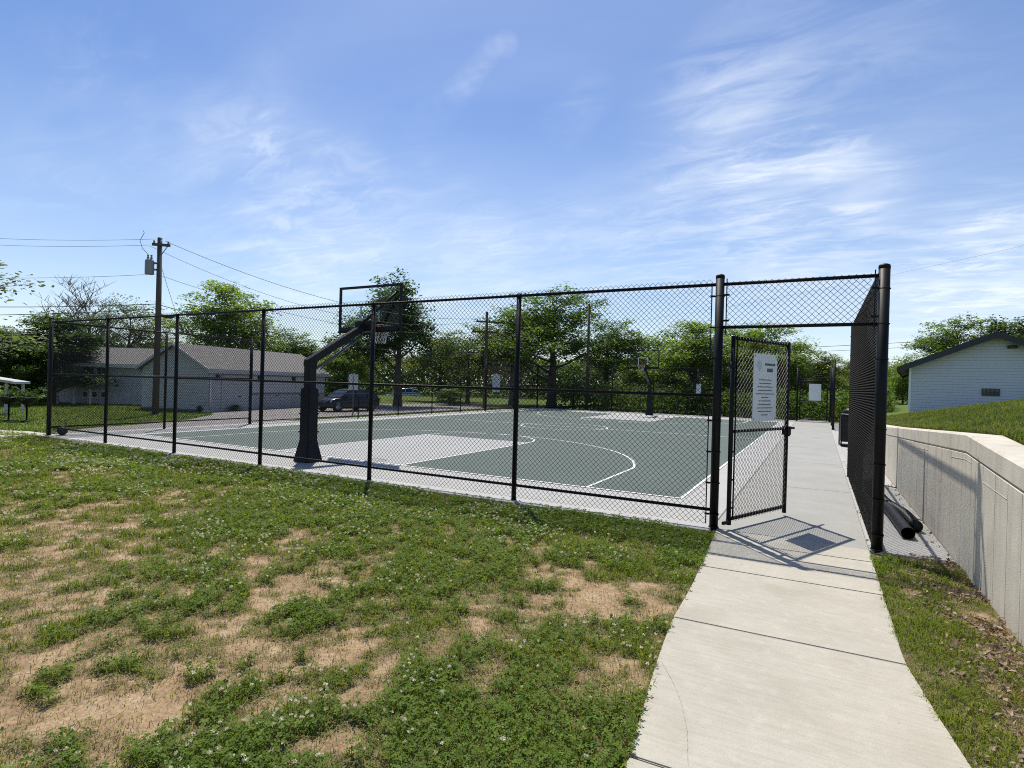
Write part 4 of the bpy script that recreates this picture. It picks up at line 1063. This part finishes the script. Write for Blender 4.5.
# ------------------------------------------------------------------ utility poles and wires
def upole(px, depth, top, label, arms, transformer=False, z=-.16, r_=.15):
    p_ = gp(px, depth, z); hgt = hpx(top, px, depth)-.05; u_ = empty('utility_pole', p_, YAW+.25, label, 'utility pole')
    q = MB(); q.tube([(0, 0, -.3), (.02, 0, hgt*.5), (0, 0, hgt)], [r_, r_*.85, r_*.68], 12); q.build('pole', WOODP, u_)
    for (dz_, L_, off) in arms:
        q = MB(); q.box((-L_/2+off, -.17, hgt-dz_-.06), (L_/2+off, -.08, hgt-dz_+.06)); ar = q.build('cross_arm', WOODP, u_)
        for x in (-L_/2+.08+off, off+.0, L_/2-.08+off):
            q = MB(); q.lathe([(.02, 0), (.05, .03), (.035, .07), (.05, .10), (.02, .14)], 10, (x, -.125, hgt-dz_+.06)); q.build('insulator', TRANSF, ar)
        q = MB(); q.tube([(off*.3, -.12, hgt-dz_-.6), (L_/2*.7+off, -.12, hgt-dz_-.06)], .02, 5); q.build('arm_brace', STEELG, ar)
    if transformer:
        zt = hgt-1.75
        q = MB(); q.lathe([(.17, 0), (.19, .04), (.19, .60), (.175, .66), (.08, .72)], 18, (-.38, -.06, zt)); tr = q.build('transformer', TRANSF, u_)
        for x in (-.45, -.31):
            q = MB(); q.lathe([(.03, .70), (.06, .76), (.03, .82), (.05, .88), (.015, .94)], 10, (x, -.06, zt)); q.build('bushing', TRANSF, tr)
        q = MB(); q.box((-.20, -.10, zt+.2), (-.1, .0, zt+.28)); q.box((-.20, -.10, zt+.5), (-.1, .0, zt+.58)); q.build('bracket', STEELG, tr)
        q = MB(); q.tube([(-.45, -.06, zt+.92), (-.70, -.06, zt+1.2), (-.80, -.06, zt+1.55), (-.62, -.1, zt+1.9), (-.66, -.1, zt+2.0)], .012, 5); q.build('lead_wire', CABLE, tr)
    return u_, p_, hgt
u1, p1, hh1 = upole(156, 26.5, 238, 'wooden utility pole with a grey transformer on the lawn before the garage', [(.35, .75, .1)], True)
u2, p2, hh2 = upole(485, 41.5, 312, 'distant utility pole with two cross arms seen over the court', [(.75, 2.0, .2), (1.5, 2.0, -.1)])
u3, p3, hh3 = upole(587, 42, 304, 'plain thin pole rising in front of the large oak', [], r_=.12)
def wire(a_, b_, sag, r_, label, m=CABLE, n=22):
    a_, b_ = np.array(a_, float), np.array(b_, float); q = MB(); pts = []
    for i in range(n+1):
        t = i/n; p_ = a_+(b_-a_)*t; p_[2] -= sag*4*t*(1-t); pts.append(p_-a_)
    q.tube(pts, r_, 5); o = q.build('power_line', m, loc=tuple(a_)); return tag(o, label, 'overhead wire', 'overhead power lines')
P1t = lambda py, px=156: at3(px, py, 26.4)
w2 = lambda py, px=485: at3(px, py, 41.5)
wire(P1t(241, 165), w2(318, 493), 1.2, .013, 'topmost overhead wire from the transformer pole to the distant pole', CABLEG)
wire(P1t(246, 150), w2(321, 478), 1.5, .010, 'second overhead wire from the cross arm of the transformer pole', CABLEG)
wire(P1t(274), w2(331, 490), 1.1, .010, 'overhead wire leaving the transformer pole at mid height to the right', CABLEG)
wire(P1t(304), w2(352), .8, .018, 'lowest thick cable from the transformer pole over the garage roof', CABLE)
wire(P1t(239), at3(-160, 224, 31), .35, .008, 'topmost faint wire from the transformer pole to the left edge', CABLEG)
wire(P1t(245, 150), at3(-160, 231, 31), .35, .008, 'second faint wire from the transformer pole to the left edge', CABLEG)
wire(P1t(274), at3(-160, 270, 31), .3, .009, 'middle wire from the transformer pole to the left edge', CABLEG)
wire(P1t(304), at3(-160, 302, 31), .2, .018, 'thick cable from the pole to the left edge, upper of the low pair', CABLE)
wire(P1t(309), at3(-160, 313, 31), .2, .016, 'thick cable from the pole to the left edge, lower of the low pair', CABLE)
wire(P1t(256, 158), at3(182, 331, 31), .05, .010, 'steep service wire dropping from the pole to the garage', CABLEG)
wire(at3(640, 352, 62), at3(1150, 326, 38), .35, .020, 'upper of two cables crossing behind the white house roof', CABLE)
wire(at3(640, 356, 62), at3(1150, 332, 38), .35, .016, 'lower of two cables crossing behind the white house roof', CABLE)
wire(at3(640, 320, 62), at3(1150, 216, 30), .5, .007, 'single thin wire high above the white house', CABLEG)
# splice case hung on the low cable
sp_ = at3(166, 315.5, 26.9); dv = (w2(352)-P1t(304)); dv /= np.linalg.norm(dv)
q = MB(); q.tube([-dv*.42, -dv*.3, -dv*.05+[0, 0, -.04], dv*.25+[0, 0, -.03], dv*.42], [.015, .055, .085, .08, .02], 10)
tag(q.build('cable_splice', CABLE, loc=tuple(sp_)), 'black splice case hanging on the cable right of the transformer pole', 'splice case')
# road sign pair between car and fence
sp = gp(353.6, 27.5, -.16); rs = empty('road_sign', sp, YAW, 'pair of narrow grey sign panels on one post beside the dark car', 'sign')
q = MB(); q.tube([(0, 0, -.1), (0, 0, 2.2)], .03, 8); q.build('post', STEELG, rs)
for x in (-.13, .13):
    q = MB(); q.box((x-.10, -.045, 1.38), (x+.10, -.032, 2.14)); q.build('panel', SIGNB, rs)

# ------------------------------------------------------------------ cars
def car(loc, rz, paint, label):
    """front toward local +x"""
    c = empty('parked_car', loc, rz, label, 'car', 'parked cars')
    st = [(-2.12, .60, .42, .80, 0), (-2.05, .78, .30, .92, 0), (-1.7, .86, .24, .98, 0), (-.9, .885, .20, .98, 0), (.3, .89, .20, .95, 0), (.95, .885, .20, .93, 0), (1.5, .87, .22, .86, 0), (1.95, .80, .26, .74, 0), (2.12, .66, .34, .62, 0), (2.18, .45, .40, .55, 0)]
    b = MB(); vs = []; fs = []
    for x, w, z0, z1, _ in st:
        zm = z0+(z1-z0)*.55
        half = [(w*.88, z0), (w, z0+.08), (w*1.0, zm), (w*.95, z1-.06), (w*.86, z1)]
        ring = half+[(-y, z) for y, z in half[::-1]]
        vs += [(x, y, z) for y, z in ring]
    k = 10
    for i in range(len(st)-1):
        for j in range(k): fs.append((i*k+j, (i+1)*k+j, (i+1)*k+(j+1) % k, i*k+(j+1) % k))
    fs.append(tuple(range(k))); fs.append(tuple((len(st)-1)*k+j for j in range(k))[::-1])
    b.smooth = True; b.add(vs, fs); bo = b.build('body', paint, c)
    # greenhouse: glass shell with painted roof
    gst = [(-1.95, .74, .96, .05), (-1.55, .76, .97, .34), (-.95, .77, .97, .47), (-.1, .77, .96, .50), (.45, .76, .95, .42), (1.12, .72, .91, .03)]
    gq = MB(); vs = []; fs = []
    for x, w, z0, hh in gst:
        wt = w-.34*hh
        vs += [(x, w, z0-.02), (x, wt, z0+hh), (x, -wt, z0+hh), (x, -w, z0-.02)]
    for i in range(len(gst)-1):
        for j in range(3): fs.append((i*4+j, (i+1)*4+j, (i+1)*4+j+1, i*4+j+1))
    gq.smooth = False; gq.add(vs, fs); gq.build('windows', GLASSD, c)
    rq = MB(); vs = []; fs = []
    for x, w, z0, hh in gst[1:5]:
        wt = w-.34*hh+.02
        vs += [(x, wt, z0+hh-.03), (x, wt-.03, z0+hh+.025), (x, -wt+.03, z0+hh+.025), (x, -wt, z0+hh-.03)]
    for i in range(3):
        for j in range(3): fs.append((i*4+j, (i+1)*4+j, (i+1)*4+j+1, i*4+j+1))
    rq.smooth = True; rq.add(vs, fs)
    for s_ in (-1, 1):
        for (x0, z0, w0), (x1, z1, w1) in [((1.12, .90, .745), (.45, 1.37, .63)), ((-.1, .95, .785), (-.12, 1.46, .615)), ((-1.05, .96, .785), (-1.0, 1.43, .62)), ((-1.97, .96, .76), (-1.55, 1.31, .66))]:
            rq.tube([(x0, s_*w0, z0), (x1, s_*w1, z1)], .032, 4)
    rq.build('roof', paint, c)
    for x in (1.36, -1.27):
        for s_ in (-1, 1):
            t = MB(); t.tube([(x, s_*.70, .315), (x, s_*.91, .315)], [.315, .315], 22)
            w = t.build('wheel', TYRE, c); q_ = MB(); q_.tube([(x, s_*.905, .315), (x, s_*.918, .315)], .20, 16); q_.build('rim', ALLOY, w)
    for s_ in (-1, 1):
        q_ = MB(); q_.add([(2.13, s_*.42, .58), (1.86, s_*.79, .62), (1.72, s_*.80, .75), (2.0, s_*.50, .70)], [(0, 1, 2, 3)] if s_ > 0 else [(3, 2, 1, 0)])
        q_.v = q_.v+[(x+.035, y*1.02, z+.02) for x, y, z in q_.v]; q_.f += [(4, 5, 6, 7), (0, 1, 5, 4), (1, 2, 6, 5), (2, 3, 7, 6), (3, 0, 4, 7)]; q_.mi += [0]*5; q_.sm += [False]*5
        q_.build('headlight', LAMP, c)
        q_ = MB(); q_.box((-2.13, s_*.68-.10, .70), (-2.02, s_*.68+.10, .88)); q_.build('tail_light', TAIL, c)
        q_ = MB(); q_.box((.72, s_*.93-.10, .92), (.88, s_*.93+.09, 1.04)); q_.build('mirror', paint, c, bevel=.02)
    q_ = MB(); q_.box((2.15, -.40, .40), (2.20, .40, .50)); q_.build('grille', BPLASTIC, c)
    return c
cpz = gp(348, 33.5, -.148)
car(cpz, math.atan2(-.99, -.145), CARP, 'dark hatchback parked on the driveway behind the near hoop pole').scale = (.89, .89, .89)
cw = gp(404, 72, -.7)
car(cw, YAW+R(200), CARW, 'white car far off under the trees beyond the driveway')

# ------------------------------------------------------------------ grass, clover, litter
def ribbons(P, L_, Wd, az, lean, tint0, tint1, r_):
    """bent two-segment blades: 5 corner points, one quad and one triangle stored as two quads"""
    k = len(P); dx, dy = np.cos(az), np.sin(az); sx, sy = -dy, dx
    m = P+np.stack([dx*L_*lean*.35, dy*L_*lean*.35, L_*.62*np.sqrt(np.maximum(.05, 1-(lean*.5)**2))], 1)
    t = P+np.stack([dx*L_*lean, dy*L_*lean, L_*np.sqrt(np.maximum(.05, 1-lean**2))], 1)
    s = np.stack([sx*Wd/2, sy*Wd/2, np.zeros(k)], 1)
    V = np.stack([P-s, P+s, m+s*.8, m-s*.8, t], 1).reshape(-1, 3); o = np.arange(k)*5
    F = np.concatenate([np.stack([o, o+1, o+2], 1), np.stack([o, o+2, o+3], 1), np.stack([o+3, o+2, o+4], 1)])
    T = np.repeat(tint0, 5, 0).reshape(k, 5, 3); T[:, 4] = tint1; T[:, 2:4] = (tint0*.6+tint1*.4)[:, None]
    return V, F, T.reshape(-1, 3)
def in_view(X, Y, m=.16):
    d0 = np.stack([X-CAM[0], Y-CAM[1]], 1); z = d0@Fv[:2]; x = d0@_r0[:2]
    return (z > 1.4) & (np.abs(x) < z*(.905+m)+.5), np.maximum(z, .5)
r_ = np.random.default_rng(77)
def scatter(n, x0, x1, y0, y1, dens, ref):
    X = r_.uniform(x0, x1, n); Y = r_.uniform(y0, y1, n); ok, z = in_view(X, Y)
    return X, Y, ok, z
def off_path(X, Y, m=.0):
    l_ = np.interp(Y, [-9, -6.2, -5, -4.5, -3.9, -3.2, -2, -.3, .0], [.75, .55, .39, .33, .26, .2, .16, .06, .04]); rr = np.interp(Y, [-9, -4.4, -3.7, -3, 0], [2.02, 1.83, 1.74, 1.66, 1.66])
    j = .075*(fbm(X*13, Y*13, 2)-.38)
    return ((X < l_+j) | (X > rr-j)) & (Y < -.20+.05*(fbm(X*7, Y*3+4, 2)-.5))
# candidate points, denser near the camera
def near_points(D0, zref, pw):
    out = []
    # bands by depth
    for z0, z1 in ((1.4, 3), (3, 4.5), (4.5, 7), (7, 11), (11, 16), (16, 24)):
        zm = (z0+z1)/2; dens = D0*min(1, (zref/zm)**pw); area = (z1-z0)*zm*2*1.1
        n = int(area*dens); z = r_.uniform(z0, z1, n); xh = r_.uniform(-1.07, 1.07, n)*z
        X = CAM[0]+_r0[0]*xh+Fv[0]*z; Y = CAM[1]+_r0[1]*xh+Fv[1]*z
        ok = (X < 2.44) & (X > -19.5) & (Y < -.05)
        out.append(np.stack([X[ok], Y[ok], z[ok]], 1))
    return np.concatenate(out)
def lerp3(a_, b_, w): return np.array(a_)[None]*(1-w[:, None])+np.array(b_)[None]*w[:, None]
# green blades
Q = near_points(6600, 3.2, 1.15); ok = off_path(Q[:, 0], Q[:, 1]); Q = Q[ok]; cvq = cover(Q[:, 0], Q[:, 1])
prob = np.clip(.10+.90*sstep(.24, .66, cvq), 0, 1); ok = r_.random(len(Q)) < prob; Q = Q[ok]; cvq = cvq[ok]
k = len(Q); zf = np.maximum(1, Q[:, 2]/4.0)**.75
clump = fbm(Q[:, 0]*3.3+40, Q[:, 1]*3.3, 3); patch = fbm(Q[:, 0]*.9+11, Q[:, 1]*.9+5, 3)
Ln = (.024+.040*sstep(.62, .95, cvq))*r_.uniform(.55, 1.35, k)*(.7+.8*clump)*np.where(Q[:, 2] > 5, 1.15, 1); Wd = .0042*zf*r_.uniform(.7, 1.3, k)
P = np.stack([Q[:, 0], Q[:, 1], lawn_z(Q[:, 0], Q[:, 1])-.004], 1)
w = np.clip(.95-.75*sstep(.55, .92, cvq)+1.3*(patch-.5)+r_.normal(0, .20, k), 0, 1)
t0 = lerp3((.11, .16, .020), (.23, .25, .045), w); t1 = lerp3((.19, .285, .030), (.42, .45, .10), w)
yel = (r_.random(k) < .10+.15*(cvq < .55)); t1[yel] = np.array((.30, .25, .11)); t0[yel] = np.array((.17, .15, .06))
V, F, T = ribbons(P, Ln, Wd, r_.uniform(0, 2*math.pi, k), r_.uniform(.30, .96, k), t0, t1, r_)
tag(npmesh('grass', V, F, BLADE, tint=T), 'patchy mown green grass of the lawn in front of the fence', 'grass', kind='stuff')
# dry straw on the bare patches
Q = near_points(2600, 3.2, 1.25); ok = off_path(Q[:, 0], Q[:, 1]); Q = Q[ok]; cvq = cover(Q[:, 0], Q[:, 1])
ok = r_.random(len(Q)) < np.clip(.85*sstep(.85, .55, cvq)*(.18+.82*sstep(.12, .42, cvq)), .06, 1); Q = Q[ok]; k = len(Q); zf = np.maximum(1, Q[:, 2]/4.0)**.7
P = np.stack([Q[:, 0], Q[:, 1], lawn_z(Q[:, 0], Q[:, 1])+.002], 1); w = r_.random(k)
t0 = lerp3((.22, .16, .085), (.40, .31, .18), w); 
V, F, T = ribbons(P, r_.uniform(.02, .065, k), .0032*zf, r_.uniform(0, 2*math.pi, k), r_.uniform(.80, .985, k), t0, t0*1.15, r_)
tag(npmesh('dry_grass', V, F, DRY, tint=T), 'dry straw-coloured grass lying on the bare dirt patches', 'dry grass', kind='stuff')
# clover leaves
Q = near_points(3600, 3.0, 1.25); ok = off_path(Q[:, 0], Q[:, 1]); Q = Q[ok]; cvq = cover(Q[:, 0], Q[:, 1])
clz = fbm(Q[:, 0]*.8+70, Q[:, 1]*.8+31, 4); lushb = np.zeros(len(Q))
for (c_, rr, a_) in LS: lushb = lushb+a_*np.exp(-((Q[:, 0]-c_[0])**2+(Q[:, 1]-c_[1])**2)/(rr*.75)**2)
pc_ = sstep(.56, .80, cvq)*np.clip(sstep(.44, .58, clz)+lushb, 0, 1)
ok = r_.random(len(Q)) < pc_; Q = Q[ok]; k = len(Q)
hgt = r_.uniform(.025, .085, k); zf = np.maximum(1, Q[:, 2]/4.0)**.7
P = np.stack([Q[:, 0], Q[:, 1], lawn_z(Q[:, 0], Q[:, 1])+hgt], 1)
az = r_.uniform(0, 2*math.pi, k); VV = []; TT = []; sz = .0105*zf*r_.uniform(.75, 1.3, k)
tilt = r_.normal(0, .35, (k, 2)); w = r_.random(k); tc_ = lerp3((.078, .140, .018), (.195, .275, .045), w)
for j in range(3):
    a_ = az+j*2.094; dx, dy = np.cos(a_), np.sin(a_)
    def off(u_, v_): 
        ox = (dx*u_-dy*v_)*sz; oy = (dy*u_+dx*v_)*sz; return P+np.stack([ox, oy, ox*tilt[:, 0]+oy*tilt[:, 1]+.18*sz*abs(v_)], 1)
    VV.append(np.stack([off(.05, 0), off(.8, -.62), off(1.45, 0), off(.8, .62)], 1)); TT.append(np.repeat(tc_*r_.uniform(.85, 1.15, (k, 1)), 4, 0).reshape(k, 4, 3))
V = np.concatenate(VV).reshape(-1, 3); T = np.concatenate(TT).reshape(-1, 3); F = np.arange(len(V)).reshape(-1, 4)
tag(npmesh('clover', V, F, BLADE, tint=T), 'dark green clover leaves growing in clumps through the lawn', 'clover', kind='stuff')
# clover flowers: small many-petalled heads
Q = near_points(190, 3.5, .45); ok = off_path(Q[:, 0], Q[:, 1]); Q = Q[ok]; cvq = cover(Q[:, 0], Q[:, 1])
clz = fbm(Q[:, 0]*1.1+7, Q[:, 1]*1.1+3, 4); ok = (r_.random(len(Q)) < sstep(.60, .85, cvq)*(.10+.9*sstep(.46, .62, clz))) & (Q[:, 0] < .6); Q = Q[ok]; k = len(Q)
P = np.stack([Q[:, 0], Q[:, 1], lawn_z(Q[:, 0], Q[:, 1])+r_.uniform(.05, .10, k)], 1); zf = np.maximum(1, Q[:, 2]/5.0)**.5
NP = 22; PP = np.repeat(P, NP, 0); d_ = r_.normal(size=(k*NP, 3)); d_ /= np.linalg.norm(d_, axis=1)[:, None]; d_[:, 2] = d_[:, 2]*.8+.15
szp = np.repeat(.0100*zf**1.2*r_.uniform(.7, 1.25, k), NP)[:, None]; t_ = np.cross(d_, r_.normal(size=d_.shape)); t_ /= np.linalg.norm(t_, axis=1)[:, None]
tip = PP+d_*szp; V = np.stack([PP+t_*szp*.25, tip+t_*szp*.22, tip+d_*szp*.25, tip-t_*szp*.22], 1).reshape(-1, 3)
tn = np.repeat(lerp3((.68, .60, .40), (.90, .84, .66), r_.random(k)), NP*4, 0); F = np.arange(len(V)).reshape(-1, 4)
tag(npmesh('clover_flowers', V, F, PETAL, tint=tn), 'scattered white clover flower heads in the lawn', 'flowers', kind='stuff')
# grass of the bank, the yard and the strip by the low fence
Q = []
for (n_, x0, x1, y0, y1) in ((95000, 2.76, 9, -1.5, 20),):
    X = r_.uniform(0, 1, n_)**1.5*(x1-x0)+x0; Y = r_.uniform(y0, y1, n_); ok, z = in_view(X, Y); Q.append(np.stack([X[ok], Y[ok], z[ok]], 1))
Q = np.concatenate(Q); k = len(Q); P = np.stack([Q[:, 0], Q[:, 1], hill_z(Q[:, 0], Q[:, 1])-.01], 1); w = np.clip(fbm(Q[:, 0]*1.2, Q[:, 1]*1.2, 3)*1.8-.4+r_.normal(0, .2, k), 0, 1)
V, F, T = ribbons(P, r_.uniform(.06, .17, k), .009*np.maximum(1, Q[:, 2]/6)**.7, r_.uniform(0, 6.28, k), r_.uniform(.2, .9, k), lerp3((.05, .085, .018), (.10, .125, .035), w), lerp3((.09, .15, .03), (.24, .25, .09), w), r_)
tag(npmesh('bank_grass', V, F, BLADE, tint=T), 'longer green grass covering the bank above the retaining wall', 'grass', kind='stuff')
n_ = 120000; X = r_.uniform(-46, -17.5, n_); Y = r_.uniform(-4, 32, n_); ok, z = in_view(X, Y)
from_line = np.interp(X, [-46, -26.5, -24.4, -22.2, -20.7, -19.7, -18.03], [14, 10.8, 9.6, 7.0, 4.2, 2.4, .5])
ywalk = np.interp(X, [-40, -17.45], [.3, -.32])
yard = (Y < from_line-.1) & ((Y > ywalk+.55) | (Y < ywalk-.6)); strip = (X > np.interp(Y, [8, 9.2, 14, 30], [-17.45, -18.1, -18.7, -19.2])) & (Y > 8)
far_l = (X < -31)
ok &= yard | strip
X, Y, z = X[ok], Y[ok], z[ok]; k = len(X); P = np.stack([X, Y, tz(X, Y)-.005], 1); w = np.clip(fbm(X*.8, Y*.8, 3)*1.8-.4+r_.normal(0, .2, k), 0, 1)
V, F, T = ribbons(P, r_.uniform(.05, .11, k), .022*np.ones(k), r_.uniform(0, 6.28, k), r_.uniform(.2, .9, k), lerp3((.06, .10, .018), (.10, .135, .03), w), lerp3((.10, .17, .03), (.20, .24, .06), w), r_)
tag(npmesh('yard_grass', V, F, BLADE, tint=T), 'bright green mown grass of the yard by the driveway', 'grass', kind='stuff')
# dead leaves at the foot of the wall, on the verge, and crumbs along the kerb strip
n_ = 5200; Y = -8+8.1*r_.random(n_)**.8; X = 2.44-np.abs(r_.normal(0, .27, n_)); ok = (X > 1.75+.1*r_.random(n_)) & (fbm(X*3, Y*3, 3) > .36); X, Y = X[ok], Y[ok]
X2 = r_.uniform(2.25, 2.44, 70); Y2 = r_.uniform(.1, 6, 70); X3 = 1.66+.13*r_.random(60); Y3 = .1+9*r_.random(60)**1.3
PX = np.concatenate([X, X2, X3]); PY = np.concatenate([Y, Y2, Y3]); PZ = np.concatenate([lawn_z(X, Y)+r_.uniform(.0, .035, len(X)), np.full(70, -.010), np.full(60, .010)])
V, F, T = leaves_at(np.stack([PX, PY, PZ], 1), .040, ((.13, .085, .05), (.44, .33, .24)), r_)
tag(npmesh('fallen_leaves', V, F, DRY, tint=T), 'brown fallen leaves gathered along the foot of the retaining wall', 'leaves', kind='stuff')
